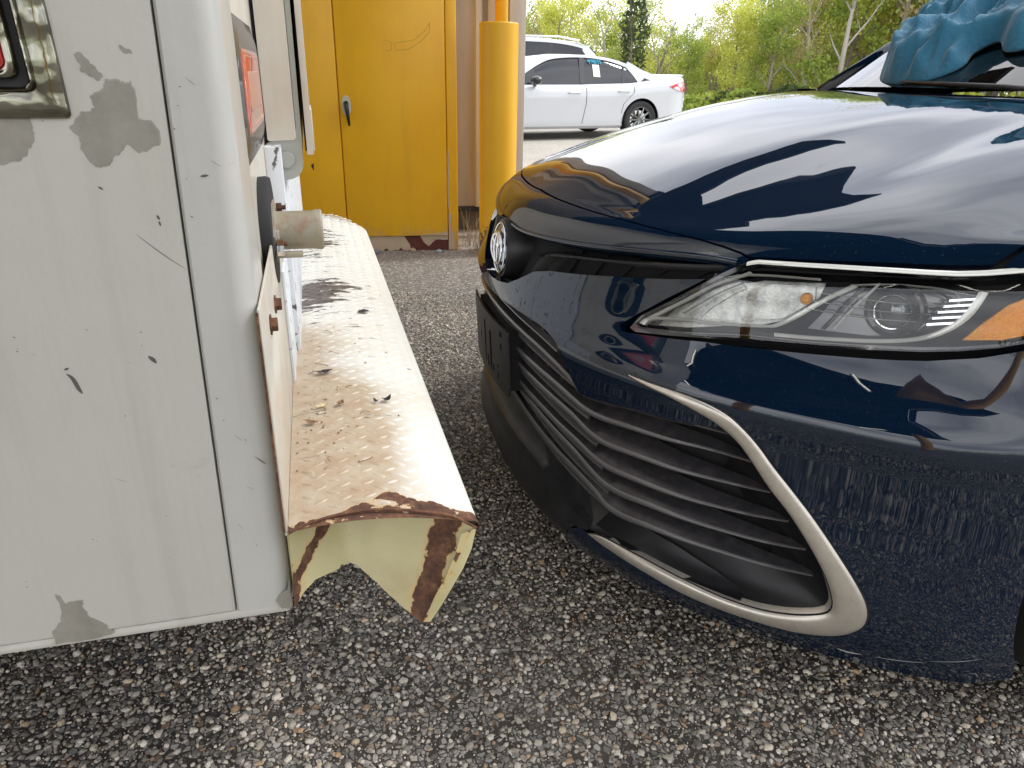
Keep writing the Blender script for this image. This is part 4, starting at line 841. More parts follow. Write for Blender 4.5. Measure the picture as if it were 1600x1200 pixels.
bmobj('bezel_ridge', frame(.0765, .0905, [(0, .003), (.001, .008), (.0025, .0095), (.004, .008), (.005, .003)], r=.009), YCHR, tl, auto=70)
bmobj('gasket', frame(.0718, .0858, [(0, .003), (.007, .002)], r=.009), RUBBER, tl)
bmobj('lens_rim', frame(.0655, .0795, [(0, .002), (.001, .010), (.003, .0125), (.006, .0115), (.008, .008), (.009, .004)], r=.009), YCHR, tl, auto=70)
bmobj('lens', frame(.0570, .0710, [(0, .003), (.001, .007), (.003, .0090), (.009, .010)], r=.007, cap=True), RED, tl, auto=60)
# side marker on the rear face: long bevelled housing with red lens, seen at a grazing angle
mk = bpy.data.objects.new('marker_light', None); COL.objects.link(mk); mk.parent = truck; mk.location = (-.001, .365, .984); mk.empty_display_size = .05
def rframe(name, hw, hh, prof, mat, parent, cap=False, r=.01, auto=30):
    bm = bmesh.new(); rings = []
    for ins, dp_, *sk in prof:
        P_ = rrect(-hw + ins, -hh + ins, hw - ins, hh - ins, max(.002, r), 3); rings.append([bm.verts.new((dp_, a, b)) for a, b in P_])
    for a, b in zip(rings, rings[1:]):
        for k in range(len(a)): bm.faces.new((a[k], a[(k + 1) % len(a)], b[(k + 1) % len(a)], b[k]))
    if cap: bm.faces.new(rings[-1])
    return bmobj(name, bm, mat, parent, auto=auto)
MKM = MT('marker_housing').set(Base_Color=(.014, .012, .018), Roughness=.35, Coat_Weight=.4).m
rframe('housing', .215, .088, [(0, -.001), (.0, .004), (.026, .0115), (.046, .0120), (.050, .009)], MKM, mk, r=.03)
rframe('lens', .160, .054, [(.0, .007), (.002, .0110), (.008, .013)], RED, mk, True, .008)
MCL = MT('pale_marker_centre').set(Base_Color=(.50, .26, .19), Roughness=.3).m
rframe('lens_centre', .105, .024, [(.0, .0128), (.001, .0138), (.003, .0140)], MCL, mk, True, .004)
rframe('lens_inner_line', .135, .043, [(.0, .0126), (.0015, .0135), (.003, .0126)], MCL, mk, False, .005)
# flange, rubber seal, pipe and bolts
pipe = bpy.data.objects.new('latch_tube', None); COL.objects.link(pipe); pipe.parent = truck; pipe.location = (0, .385, .783); pipe.empty_display_size = .05
OLDM = MT('weathered_galvanised_steel'); _v = OLDM.obj(); OLDM.set(Base_Color=OLDM.mix(OLDM.ramp(OLDM.noise(_v, 24, 8, .7), [(.52, 0.0), (.75, 1.0)]), OLDM.mix(OLDM.ramp(OLDM.noise(_v, 10, 6), [(.4, 0.0), (.7, 1.0)]), (.33, .29, .19), (.40, .38, .32)), (.30, .16, .075)), Metallic=.25, Roughness=.55); OLDM.bump(OLDM.noise(_v, 60, 6), .4, .003); OLDM = OLDM.m
bm = bmesh.new(); lathe(bm, [(.001, -.001), (.080, -.001), (.081, .010), (.079, .0165), (.001, .0165)], 36, 'x'); bmobj('rubber_seal', bm, RUBBER, pipe, auto=40)
bm = bmesh.new(); lathe(bm, [(.001, .0165), (.050, .0165), (.050, .0195), (.001, .0195)], 6, 'x'); bmobj('flange_plate', bm, OLDM, pipe, auto=30)
bm = bmesh.new(); lathe(bm, [(.0265, .008), (.029, .008), (.029, .074), (.0305, .078), (.0305, .086), (.0275, .0885), (.024, .0885), (.024, .06), (.0235, .008)], 36, 'x', close=True); bmobj('tube', bm, OLDM, pipe, auto=40)
boxo('bracket_ear', (.02, -.040, -.034), (.056, -.026, -.026), OLDM, pipe, .001); boxo('bracket_ear', (.018, -.034, -.030), (.024, -.022, .006), OLDM, pipe, .001)
for yy, zz in ((-.042, -.012), (.03, .03)):
    bm = bmesh.new(); lathe(bm, [(.001, .0205), (.0075, .0205), (.0075, .029), (.001, .029)], 6, 'x', (0, yy, zz)); lathe(bm, [(.001, .029), (.0035, .029), (.0035, .035), (.001, .035)], 10, 'x', (0, yy, zz)); bmobj('bolt', bm, RUST, pipe, auto=30)
bm = bmesh.new(); lathe(bm, [(.001, .02), (.009, .02), (.009, .030), (.001, .030)], 6, 'x', (.0, -.048, -.020)); bmobj('nut', bm, CHROME, pipe, auto=30)
# hinge channel with rounded end plate
HNG = truck_paint('cream_channel_paint', (.66, .61, .52), .15); GRP = truck_paint('grey_hinge_paint', (.40, .41, .36))
ch = bpy.data.objects.new('door_channel', None); COL.objects.link(ch); ch.parent = truck; ch.location = (0, .66, 0); ch.empty_display_size = .05
# local: x out, y away, z up ; end face at y=0
bm = bmesh.new(); P_ = [(.006, 1.9), (.006, .8935), (.0085, .891), (.0525, .893), (.0565, .898), (.0572, 1.9)]
f = [bm.verts.new((x, 0, z)) for x, z in P_]; b = [bm.verts.new((x, 1.35, z)) for x, z in P_]; bm.faces.new(f)
for i in range(len(P_)): bm.faces.new((f[i], f[(i + 1) % len(P_)], b[(i + 1) % len(P_)], b[i]))
bm.faces.new(b[::-1]); bmobj('channel_cover', bm, HNG, ch, auto=30)
bm = bmesh.new(); P_ = [(.002, .823), (.030, .822)] + [(.038 + .027 * cos(radians(a)), .853 + .030 * sin(radians(a))) for a in (-80, -55, -30, -5, 15)] + [(.066, .90), (.070, 1.9), (.058, 1.9), (.0574, .91), (.002, .886)]
f = [bm.verts.new((x, .003, z)) for x, z in P_]; b = [bm.verts.new((x, 1.33, z)) for x, z in P_]; bm.faces.new(f)
for i in range(len(P_)): bm.faces.new((f[i], f[(i + 1) % len(P_)], b[(i + 1) % len(P_)], b[i]))
bmobj('hinge_end_plate', bm, GRP, ch, auto=30)
bm = bmesh.new(); lathe(bm, [(.001, -.0035), (.0125, -.0035), (.0150, -.002), (.0160, .003)], 28, 'y', (.036, 0, .858)); bmobj('hinge_pin_cap', bm, GRP, ch, auto=30)
boxo('dark_slot', (.0705, .02, .872), (.0735, 1.3, 1.9), VOID, ch)
boxo('outer_strip', (.0735, -.01, .868), (.0845, 1.36, 1.9), HNG, ch, .001); boxo('outer_strip_tab', (.0845, -.004, .874), (.0875, .2, .945), HNG, ch, .001)
bm = bmesh.new(); bm.faces.new([bm.verts.new(p) for p in ((.078, -.004, .848), (.0835, -.004, .852), (.0825, -.004, .838))]); bm.faces.new([bm.verts.new(p) for p in ((.078, .001, .848), (.0825, .001, .838), (.0835, .001, .852))]); bmobj('paint_flake', bm, VOID, ch)
boxo('edge_seal', (.001, -.003, .82), (.0035, .0, 1.9), VOID, ch)
# riser behind the bumper: near plate with two bolts, then cracked white board
RIS = truck_paint('riser_paint', (.54, .51, .43), .35)
CRK = MT('cracked_white_paint'); _v = CRK.obj(); _w = CRK.n('ShaderNodeTexVoronoi', feature='DISTANCE_TO_EDGE'); _w.inputs['Scale'].default_value = 22; CRK.l(CRK.map(_v, (1, 1.6, .7)), _w.inputs['Vector'])
_c = CRK.ramp(CRK.math('ADD', _w.outputs['Distance'], CRK.math('MULTIPLY_ADD', CRK.noise(_v, 30, 8, .7), .5, -.22)), [(.01, 0.0), (.03, 1.0)])
CRK.set(Base_Color=CRK.mix(_c, (.10, .09, .085), (.66, .68, .70)), Roughness=.55); CRK.bump(_c, .4, .003); CRK = CRK.m
boxo('riser_plate', (.0116, -.012, .494), (.0150, .56, .778), RIS, truck, .0012)
boxo('riser_edge_rust', (.0100, -.0135, .50), (.0126, -.0118, .775), RUST, truck)
boxo('cracked_board', (.0, .62, .49), (.0285, W2 - .03, .885), CRK, truck, .002)
boxo('board_front', (.0151, .46, .497), (.0200, .62, .70), CRK, truck, .001)
for yy, zz in ((.22, .715), (.10, .725)):
    bm = bmesh.new(); lathe(bm, [(.001, .015), (.013, .015), (.013, .017), (.0085, .0172), (.0085, .0240), (.001, .0245)], 6, 'x', (0, yy, zz)); bmobj('bolt', bm, RUST, truck, auto=30)
# ---- step bumper
bp = bpy.data.objects.new('step_bumper', None); COL.objects.link(bp); bp.parent = truck; bp.empty_display_size = .1
BL = 2.16
def btop(x): k = (x - .016) / .232; return .500 + .012 * sin(pi * min(1, max(0, k))) ** 1 * (1 - k * .3) - .020 * k ** 2
def bout(y):  # outer edge x, rounded at the far end
    x = .240
    r = .28
    if y > BL - r: q = (y - (BL - r)) / r; x = .030 + (.240 - .030) * sqrt(max(0, 1 - q * q)) ** 1.0
    return x
def attrs(o, fr, fd, fi):
    me = o.data
    for nm, fn in (('rust', fr), ('dark', fd), ('dirt', fi)):
        a = me.attributes.new(nm, 'FLOAT', 'POINT'); a.data.foreach_set('value', [float(fn(*v.co)) for v in me.vertices])
def gs(x, y, cx, cy, sx, sy): return exp(-((x - cx) / sx) ** 2 - ((y - cy) / sy) ** 2)
def f_rust(x, y, z): 
    k = (x - .016) / .23
    e = .014 + .050 * max(0, 1 - abs(k - .56) / .30) + .016 * max(0, 1 - abs(k - .86) / .16)
    return max(0, .62 - max(0, (y + .014) - e * .9) / .018) if y < .2 else 0
def f_dark(x, y, z):
    return .60 * gs(x, y, .04, 1.0, .13, .15) + .58 * gs(x, y, .05, 1.62, .13, .30) + .30 * gs(x, y, .13, 1.07, .10, .05) + .22 * gs(x, y, .08, .5, .16, .5) + .45 * gs(x, y, .02, 2.1, .15, .10)
def f_dirt(x, y, z):
    return 1.35 * gs(x, y, .06, .12, .12, .42) + .75 * gs(x, y, .02, .45, .05, .5) + .45 * gs(x, y, .09, .22, .07, .16) + .25 * gs(x, y, .05, .62, .1, .12) - .12
bm = bmesh.new(); nx, ny = 34, 150; vs = []
ys = [-.014 + (BL + .014) * (k / ny) ** 1.35 for k in range(ny + 1)]
for y in ys:
    xo = bout(y); row = []
    for i in range(nx + 1):
        k = i / nx; x = .0155 + (xo - .0155) * k; y_ = y - (.004 * sin(pi * k) if y < .02 else 0)
        row.append(bm.verts.new((x, y_, btop(.0155 + .2245 * k))))
    # rolled outer edge
    for a in range(1, 9):
        an = radians(a * 90 / 8); row.append(bm.verts.new((xo + .010 * sin(an), y, btop(.24) - .010 * (1 - cos(an)))))
    for dz in (.03, .07, .11): row.append(bm.verts.new((xo + .010 - dz * .46, y, btop(.24) - .010 - dz)))
    vs.append(row)
for a, b in zip(vs, vs[1:]):
    for k in range(len(a) - 1): bm.faces.new((a[k], a[k + 1], b[k + 1], b[k]))
top = bmobj('tread_plate', bm, BTOP, bp, smooth=True); attrs(top, f_rust, f_dark, f_dirt)
# raised lozenges: the first 300 nearest as one sheet of tread (they are a pressed pattern of one plate)
V = []; Fc = []
def loz(cx, cy, ang):
    base = len(V); n = 10
    for r_, h_ in ((1, -.0006), (.72, .0008), (.35, .0013)):
        for k in range(n):
            a = 2 * pi * k / n; lx, ly = .0115 * cos(a) * r_, .0042 * sin(a) * r_; x = cx + lx * cos(ang) - ly * sin(ang); y = cy + lx * sin(ang) + ly * cos(ang); V.append((x, y, btop(x) + h_))
    for q in range(2):
        for k in range(n): Fc.append((base + q * n + k, base + q * n + (k + 1) % n, base + (q + 1) * n + (k + 1) % n, base + (q + 1) * n + k))
    Fc.append(tuple(base + 2 * n + k for k in range(n)))
pt = .031; j = 0; y = .022
while y < BL - .05:
    i = 0; x = .040 + (j % 2) * pt * .5
    while x < bout(y) - .010:
        loz(x, y, radians(30 if j % 2 else -30)); x += pt; i += 1
    y += pt * .54; j += 1
lz = mesh('tread_pattern', V, Fc, BTOP, bp, smooth=True); attrs(lz, f_rust, lambda x, y, z: f_dark(x, y, z) - .04, lambda x, y, z: f_dirt(x, y, z) - .18); lz['kind'] = 'stuff'
# folded, torn end of the bumper
def endsheet(name, Ltop, Lbot, inn, n=28, m=22, rustf=None):
    bm = bmesh.new(); A_ = resample(spl(Ltop, 6), n); B_ = resample(spl(Lbot, 6), n); vs = []
    for i in range(m + 1):
        f = i / m; row = []
        for k in range(n):
            p = A_[k] * (1 - f) + B_[k] * f; c = sin(pi * f) * .5 + f * 0; q = p + np.array(inn) * c; jg = (noise.noise(Vector((k * .9, 2, 1))) * .004 if i == m else 0); row.append(bm.verts.new((q[0], q[1], q[2] + jg)))
        vs.append(row)
    for a, b in zip(vs, vs[1:]):
        for k in range(n - 1): bm.faces.new((a[k], a[k + 1], b[k + 1], b[k]))
    return bm
rm = np.array([.0])
Lr = [(.016, -.013, .498), (.045, -.005, .5035), (.085, -.001, .508), (.13, -.002, .5075), (.18, -.006, .499), (.215, -.010, .490), (.246, -.014, .470)]
Lt = [(.016, -.012, .496), (.040, .030, .500), (.082, .085, .503), (.13, .075, .5025), (.18, .045, .496), (.215, .016, .487), (.244, -.012, .470)]
Lb = [(.0125, -.014, .388), (.035, .008, .405), (.062, .032, .400), (.086, .052, .396), (.110, .038, .378), (.140, .014, .352), (.172, -.012, .329)]
bm = endsheet('', Lt, Lb, (.0, .012, 0), 40, 24); es = bmobj('folded_end', bm, BIN, bp, smooth=True)
sol = None
def band(d, w_): return min(.95, max(0, .5 + (w_ - d) / .012 * .25))
def e_rust(x, y, z):
    l_ = band(abs((z - .480) - (x - .070) * 1.05), .011) if x < .105 else 0
    r_ = band(abs(x - (.208 + (z - .45) * .34)), .014) if z < .492 else 0
    return max(l_, r_, band(.497 - z, .004), band(x - .018, .003) if z < .45 else 0)
attrs(es, e_rust, lambda *a: 0, lambda x, y, z: .30 * max(0, 1 - (z - .34) / .12))
bm = bmesh.new()   # outer return lip at the right edge and its face
lip = [((.246, -.014, .470), (.226, -.016, .466)), ((.240, -.0145, .440), (.218, -.0165, .436)), ((.228, -.0150, .410), (.205, -.0165, .404)), ((.212, -.0145, .380), (.190, -.0160, .374)), ((.197, -.0135, .352), (.180, -.0145, .348)), ((.183, -.013, .330), (.170, -.0125, .331))]
vo_ = [bm.verts.new(a) for a, b in lip]; vi_ = [bm.verts.new(b) for a, b in lip]; 
for k in range(len(lip) - 1): bm.faces.new((vo_[k], vo_[k + 1], vi_[k + 1], vi_[k]))
bmesh.ops.subdivide_edges(bm, edges=bm.edges[:], cuts=3, use_grid_fill=True)
lo = bmobj('torn_lip', bm, BIN, bp, smooth=False); attrs(lo, lambda x, y, z: .50 - abs(x - (.214 + (z - .42) * .5)) / .012 * .2, lambda *a: 0, lambda *a: .1)
bm = bmesh.new(); tube(bm, [(p[0], p[1] - .0015, p[2] + .002) for p in spl(Lr, 5)], .0020, 6); rim = bmobj('rusty_rim', bm, RUST, bp, smooth=True)
boxo('back_flange', (.0125, .0, .39), (.0150, BL, .497), BIN, bp)
for fl in ('back_flange',):
    o = [c for c in bp.children if c.name.startswith(fl)][0]; attrs(o, lambda *a: .2, lambda *a: 0, lambda *a: .3)
bm = bmesh.new(); tube(bm, [(-.3, .55, .42), (.10, .55, .45)], .02, 8); tube(bm, [(-.3, 1.65, .42), (.10, 1.65, .45)], .02, 8); bmobj('mounting_arm', bm, RUST, bp)
# debris on the bumper: dead leaves, twigs, crumbs
LEAF = simple('dead_leaf_brown', (.20, .11, .05), .8); LEAFB = simple('dead_leaf_black', (.018, .016, .018), .6); LEAFY = simple('dead_leaf_straw', (.55, .45, .25), .8)
def leaf(x, y, rot, ln, wd, mat, curl=.3, nm='leaf', lab=None, lift=.003):
    bm = bmesh.new(); n = 6; L_ = []
    for i in range(n + 1):
        f = i / n; w_ = wd * sin(pi * min(.98, max(.02, f))) ** .8; z = curl * ln * (2 * f - 1) ** 2
        L_.append([bm.verts.new((ln * (f - .5), s_ * w_, z + abs(s_) * w_ * .35 + noise.noise(Vector((x * 90 + i, s_, y * 70))) * ln * .08)) for s_ in (-1, 0, 1)])
    for a, b in zip(L_, L_[1:]):
        for k in range(2): bm.faces.new((a[k], a[k + 1], b[k + 1], b[k]))
    o = bmobj(nm, bm, mat, None)
    M_ = Matrix.Translation(truck.location) @ Matrix.Rotation(TY, 4, 'Z') @ Matrix.Translation((x, y, btop(x) + lift)) @ Matrix.Rotation(rot, 4, 'Z'); o.matrix_world = M_; tag(o, lab, 'leaf', None); return o
def uv_on_bumper(px): pass
leaf(.168, .338, .6, .018, .006, LEAFB, .5, lab='black shrivelled leaf standing near the middle of the white bumper step')
leaf(.150, .330, 2.2, .012, .004, LEAFB, .5, lab='small black leaf scrap beside the shrivelled one on the bumper')
leaf(.070, .470, .2, .030, .0075, LEAFB, .15, lab='long flat black leaf on the bumper close to the riser')
leaf(.062, .325, .3, .022, .0045, LEAFY, .1, lab='straw coloured narrow leaf on the dirty part of the bumper')
leaf(.092, .325, 1.0, .016, .006, LEAF, .3, lab='curled brown leaf beside the straw leaf on the bumper')
leaf(.045, .270, -.6, .020, .006, LEAF, .2, lab='brown leaf tucked against the riser of the bumper')
leaf(.165, .84, .4, .030, .010, LEAFB, .05, lab='flat dark leaf lying towards the outer edge halfway along the bumper')
rr = random.Random(4)
for k in range(14):
    x = rr.uniform(.03, .20); y = rr.uniform(.05, .9); a0 = rr.uniform(0, 6.28); c_ = rr.uniform(-.02, .02); ln = rr.uniform(.012, .028)
    bm = bmesh.new(); P_ = [(x + cos(a0 + c_ * 60 * f) * ln * f, y + sin(a0 + c_ * 60 * f) * ln * f, btop(x) + .002 + .002 * sin(3 * f)) for f in (0, .25, .5, .75, 1)]
    tube(bm, P_, .0006, 4); o = bmobj('dry_twig', bm, LEAFY if k % 2 else LEAF, None); o.matrix_world = Matrix.Translation(truck.location) @ Matrix.Rotation(TY, 4, 'Z'); tag(o, 'thin dry stalk lying on the white bumper step', 'twig', 'dry stalks on the bumper')
V = []; Fc = []
for k in range(70):
    x = rr.gauss(.05, .03) if k < 45 else rr.uniform(.03, .22); y = rr.gauss(.28, .10) if k < 45 else rr.uniform(.02, 1.6); x = min(.22, max(.025, x)); y = max(.01, y); s_ = rr.uniform(.0008, .0024); z = btop(x) + s_ * .5; b0 = len(V)
    V += [(x + s_, y, z), (x - s_ * .6, y + s_, z), (x - s_ * .6, y - s_, z), (x, y, z + s_)]; Fc += [(b0, b0 + 1, b0 + 3), (b0 + 1, b0 + 2, b0 + 3), (b0 + 2, b0, b0 + 3)]
o = mesh('crumbs', V, Fc, LEAF); o.matrix_world = Matrix.Translation(truck.location) @ Matrix.Rotation(TY, 4, 'Z'); tag(o, 'brown crumbs and specks of dirt on the white bumper step', 'debris', kind='stuff')
# ------------------------------------------------------------------ yellow steel cabinet
CY_ = radians(9)
cab = empty('steel_cabinet', (-.345, 4.47, 0), CY_)   # local x to the right, cabinet extends to -x, y away
tag(cab, 'tall yellow two-door steel storage cabinet with a peeled rusty base', 'cabinet')
CT = 1.98; CW = 1.52
boxo('cabinet_body', (-CW, .02, .06), (-.0, .55, CT), YEL, cab, .004)
boxo('frame_post', (-.062, .0, .0), (-.004, .022, CT), YEL, cab, .004); boxo('frame_post', (-CW, .0, .0), (-CW + .06, .022, CT), YEL, cab, .004)
boxo('door', (-.662, -.004, .092), (-.066, .0195, CT - .06), YEL, cab, .004); boxo('door', (-CW + .065, -.004, .092), (-.668, .0195, CT - .06), YEL, cab, .004)
boxo('top_rail', (-CW + .06, .0, CT - .055), (-.064, .021, CT), YEL, cab, .003)
hd = bpy.data.objects.new('door_handle', None); COL.objects.link(hd); hd.parent = cab; hd.location = (-.625, -.004, .83); hd.empty_display_size = .05
bm = bmesh.new(); P_ = [(.026 * cos(radians(a)), 0, .055 * sin(radians(a))) for a in range(0, 360, 20)]; f = [bm.verts.new(p) for p in P_]; b = [bm.verts.new((x, -.004, z)) for x, y, z in P_]
bm.faces.new(f); bm.faces.new(b[::-1])
for i in range(18): bm.faces.new((f[i], f[(i + 1) % 18], b[(i + 1) % 18], b[i]))
bmobj('escutcheon', bm, simple('dull_handle_plate', (.60, .58, .50), .4, .2), hd, auto=30)
bm = bmesh.new(); tube(bm, [(0, -.004, .015), (0, -.03, .015), (.002, -.034, -.01), (.010, -.032, -.09), (.012, -.030, -.105)], [.012, .014, .013, .008, .006], 8); bmobj('lever', bm, simple('black_lever', (.02, .02, .02), .3), hd, smooth=True)
PEEL = MT('peeled_cream_undercoat'); _v = PEEL.obj(); PEEL.set(Base_Color=PEEL.mix(PEEL.noise(_v, 20, 6), (.62, .48, .34), (.50, .36, .24)), Roughness=.6); PEEL = PEEL.m
DRUST = MT('dark_red_rust'); _v = DRUST.obj(); DRUST.set(Base_Color=DRUST.mix(DRUST.noise(_v, 30, 7, .7), (.09, .02, .015), (.17, .05, .035)), Roughness=.8); DRUST = DRUST.m
boxo('base_plinth', (-CW + .06, .012, .0), (-.062, .03, .09), DRUST, cab)
def cplate(name, poly, y0, th, mat, seed): return plate(name, jag(poly, 3, .003, seed), [], lambda a, b, d: (a, y0 + (0 if d else -th), b), th, mat, cab, .08, .02)
cplate('peeling_paint', [(-.645, .088), (-.615, .088), (-.335, .0905), (-.315, .060), (-.298, .028), (-.300, .004), (-.345, .004), (-.355, .018), (-.375, .002), (-.43, .001), (-.445, .014), (-.46, .001), (-.52, .004), (-.56, .004), (-.585, .035), (-.62, .06)], .012, .003, PEEL, 2)
cplate('peeling_paint', [(-.235, .090), (-.215, .050), (-.185, .024), (-.165, .045), (-.145, .062), (-.11, .065), (-.066, .062), (-.066, .0905)], .012, .004, PEEL, 3)
cplate('bare_strip', [(-.235, .093), (-.067, .093), (-.067, .118), (-.12, .108), (-.2, .099)], -.004, .001, PEEL, 5)
cplate('bare_strip', [(-.0615, .005), (-.022, .005), (-.020, .035), (-.030, .07), (-.026, .10), (-.045, .13), (-.043, .22), (-.058, .24), (-.0605, .12)], .0, .001, PEEL, 6)
cplate('bare_edge', [(-.0615, .25), (-.054, .25), (-.056, .6), (-.0615, .6)], .0, .0008, PEEL, 8)
# outline of a torn-off sticker on the door
OUTL = simple('sticker_outline', (.48, .26, .02), .7)
def line2(pts, wv, y0, par, mat, nm='sticker_trace', closed=True):
    a = np.array(pts + ([pts[0]] if closed else []), float); a = resample(a, 60); a[:, 0] += [noise.noise(Vector((k * .5, 1, 1))) * .004 for k in range(60)]; d = np.gradient(a, axis=0); nn = np.stack([-d[:, 1], d[:, 0]], 1); nn /= np.linalg.norm(nn, axis=1)[:, None] + 1e-9
    V = [(p[0], y0, p[1]) for p in a + nn * wv] + [(p[0], y0, p[1]) for p in a - nn * wv]; mesh(nm, V, [(k, k + 1, 61 + k, 60 + k) for k in range(59)], mat, par)
line2([(-.345, 1.155), (-.23, 1.175), (-.170, 1.225), (-.145, 1.265), (-.150, 1.215), (-.20, 1.165), (-.27, 1.125), (-.335, 1.12)], .0012, -.0046, cab, OUTL)
line2([(-.40, 1.17), (-.36, 1.16), (-.36, 1.12), (-.395, 1.115)], .0010, -.0046, cab, OUTL, closed=False)
# ------------------------------------------------------------------ building wall behind the cabinet
bw = empty('metal_building', (.045, 5.14, 0), CY_)
tag(bw, 'tan corrugated metal building with pale corner trim behind the yellow cabinet and post', 'building')
WT = 3.35
boxo('wall', (-9, .02, .16), (-.02, .12, WT), TAN, bw); boxo('side_wall', (-.10, .121, .16), (-.02, 9, WT), TAN, bw); boxo('foundation', (-9, .03, 0), (-.03, 9, .158), CONC, bw)
boxo('base_flashing', (-9, .005, .13), (-.02, .019, .165), CANOPY, bw)
for k in range(38):
    x = -.30 - k * .228
    bm = bmesh.new(); P_ = [(x - .035, .0195), (x - .018, -.012), (x + .018, -.012), (x + .035, .0195)]; f = [bm.verts.new((a, b, .165)) for a, b in P_]; b = [bm.verts.new((a, b_, WT)) for a, b_ in P_]
    for i in range(3): bm.faces.new((f[i], f[i + 1], b[i + 1], b[i]))
    bmobj('wall_rib', bm, TAN if k else WTRIM, bw)
boxo('corner_trim', (-.105, -.008, .165), (.0, .0195, WT), WTRIM, bw, .003); boxo('trim_strip', (-.245, -.03, .165), (-.185, -.0, WT), WTRIM, bw, .004)
boxo('eave_fascia', (-9, -.10, WT), (.02, .12, WT + .22), CANOPY, bw)
# yellow post in front of the wall and yellow pipe
bol = bmesh.new(); lathe(bol, [(.001, 0), (.1085, 0), (.1085, 1.262), (.104, 1.268), (.090, 1.270), (.001, 1.270)], 48, 'z'); bol = bmobj('bollard', bol, YELP, None, auto=35); bol.location = (-.108, 4.44, 0)
tag(bol, 'thick round yellow steel bollard with chipped foot in front of the tan wall', 'bollard')
bm = bmesh.new(); tube(bm, [(-.105, 4.93, .0), (-.105, 4.93, 3.3)], .040, 16); yp = bmobj('conduit_pipe', bm, YELP, None, smooth=True); tag(yp, 'slim yellow vertical pipe rising behind the thick yellow bollard', 'pipe')
# dry weeds and stones at the foot of the wall
WEED = simple('dry_weed', (.42, .34, .20), .8)
rr = random.Random(9)
def weed(x, y, n, hgt, lab, nm='dry_weed'):
    bm = bmesh.new()
    for k in range(n):
        a = rr.uniform(0, 6.28); l_ = rr.uniform(.4, 1) * hgt; le = rr.uniform(.1, .5) * l_; bx, by = rr.gauss(0, .02), rr.gauss(0, .02)
        tube(bm, [(bx, by, 0), (bx + cos(a) * le * .3, by + sin(a) * le * .3, l_ * .5), (bx + cos(a) * le, by + sin(a) * le, l_)], [.0022, .0018, .0006], 4)
    o = bmobj(nm, bm, WEED, None); o.location = (x, y, 0); tag(o, lab, 'weed')
weed(-.285, 4.60, 9, .26, 'dry straw coloured weed between the cabinet and the bollard'); weed(-.235, 4.50, 10, .12, 'short dry weed tuft at the foot of the yellow bollard'); weed(-.26, 4.75, 8, .2, 'dry weed stalks against the base of the tan wall')
for k, (x, y, s_, c, lab) in enumerate(((-.62, 4.40, .020, (.45, .33, .20), 'tan pebble in front of the rusty cabinet base'), (-.83, 4.33, .022, (.20, .21, .25), 'dark slaty stone near the left end of the cabinet base'), (-.46, 4.39, .018, (.38, .36, .42), 'lilac grey stone in front of the right cabinet door'), (-.56, 4.385, .012, (.3, .25, .2), 'small brown pebble beside the tan one'))):
    bm = bmesh.new(); bmesh.ops.create_icosphere(bm, subdivisions=2, radius=s_)
    for v_ in bm.verts: v_.co *= 1 + noise.noise(v_.co * 60 + Vector((k, 0, 0))) * .35; v_.co.z *= .7
    o = bmobj('pebble', bm, simple('pebble_%s' % lab.split()[0], c, .8), None, smooth=True); o.location = (x, y, s_ * .5); tag(o, lab, 'stone')
# ------------------------------------------------------------------ open canopy over the photographer (reflected in the paint)
cp = empty('canopy', (0, 0, 0), 0); tag(cp, 'dark open steel canopy roof reaching out from the tan building over truck and car', 'canopy')
def slab(name, pts, z0, z1, mat, parent):
    bm = bmesh.new(); f = [bm.verts.new((x, y, z0)) for x, y in pts]; b = [bm.verts.new((x, y, z1)) for x, y in pts]; bm.faces.new(f[::-1]); bm.faces.new(b)
    for i in range(len(pts)): bm.faces.new((f[i], f[(i + 1) % len(pts)], b[(i + 1) % len(pts)], b[i]))
    return bmobj(name, bm, mat, parent)
slab('roof_sheet', [(-3.2, -3.0), (.72, -3.0), (.55, 1.0), (.34, 4.05), (1.55, 4.14), (1.45, 5.05), (-3.2, 4.4)], 3.30, 3.36, CANOPY, cp)
for y in np.arange(-2.9, 4.2, 1.2): slab('purlin', [(-3.2, y), (.33, y), (.33, y + .07), (-3.2, y + .07)], 3.12, 3.298, simple('purlin_steel', (.07, .065, .06), .7), cp)
slab('gutter', [(.725, -3.0), (.78, -3.0), (.61, 1.0), (.555, 1.0)], 3.26, 3.40, CANOPY, cp)
for x, y in ((.30, -1.95), (-3.0, -2.85)):
    bm = bmesh.new(); lathe(bm, [(.001, 0), (.10, 0), (.10, 3.12), (.001, 3.12)], 24, 'z', (x, y, 0)); bmobj('post', bm, YELP, cp, auto=40)
TUBE = MT('lamp_tube').set(Base_Color=(1, 1, 1), Emission_Color=(1, .96, .85, 1), Emission_Strength=9.0).m
for k, (x, y) in enumerate(((-.55, -2.5), (-2.6, -.6))):
    lt = empty('tube_lamp', (x, y, 3.06), .9); tag(lt, 'lit fluorescent tube lamp hung under the dark canopy ' + ('near the yellow post' if k == 0 else 'above the truck side'), 'lamp')
    boxo('lamp_housing', (-.62, -.05, .02), (.62, .05, .058), simple('lamp_housing_white', (.6, .6, .6), .5), lt); bm = bmesh.new(); tube(bm, [(-.58, 0, 0), (.58, 0, 0)], .016, 10); bmobj('lamp_tube', bm, TUBE, lt, smooth=True)
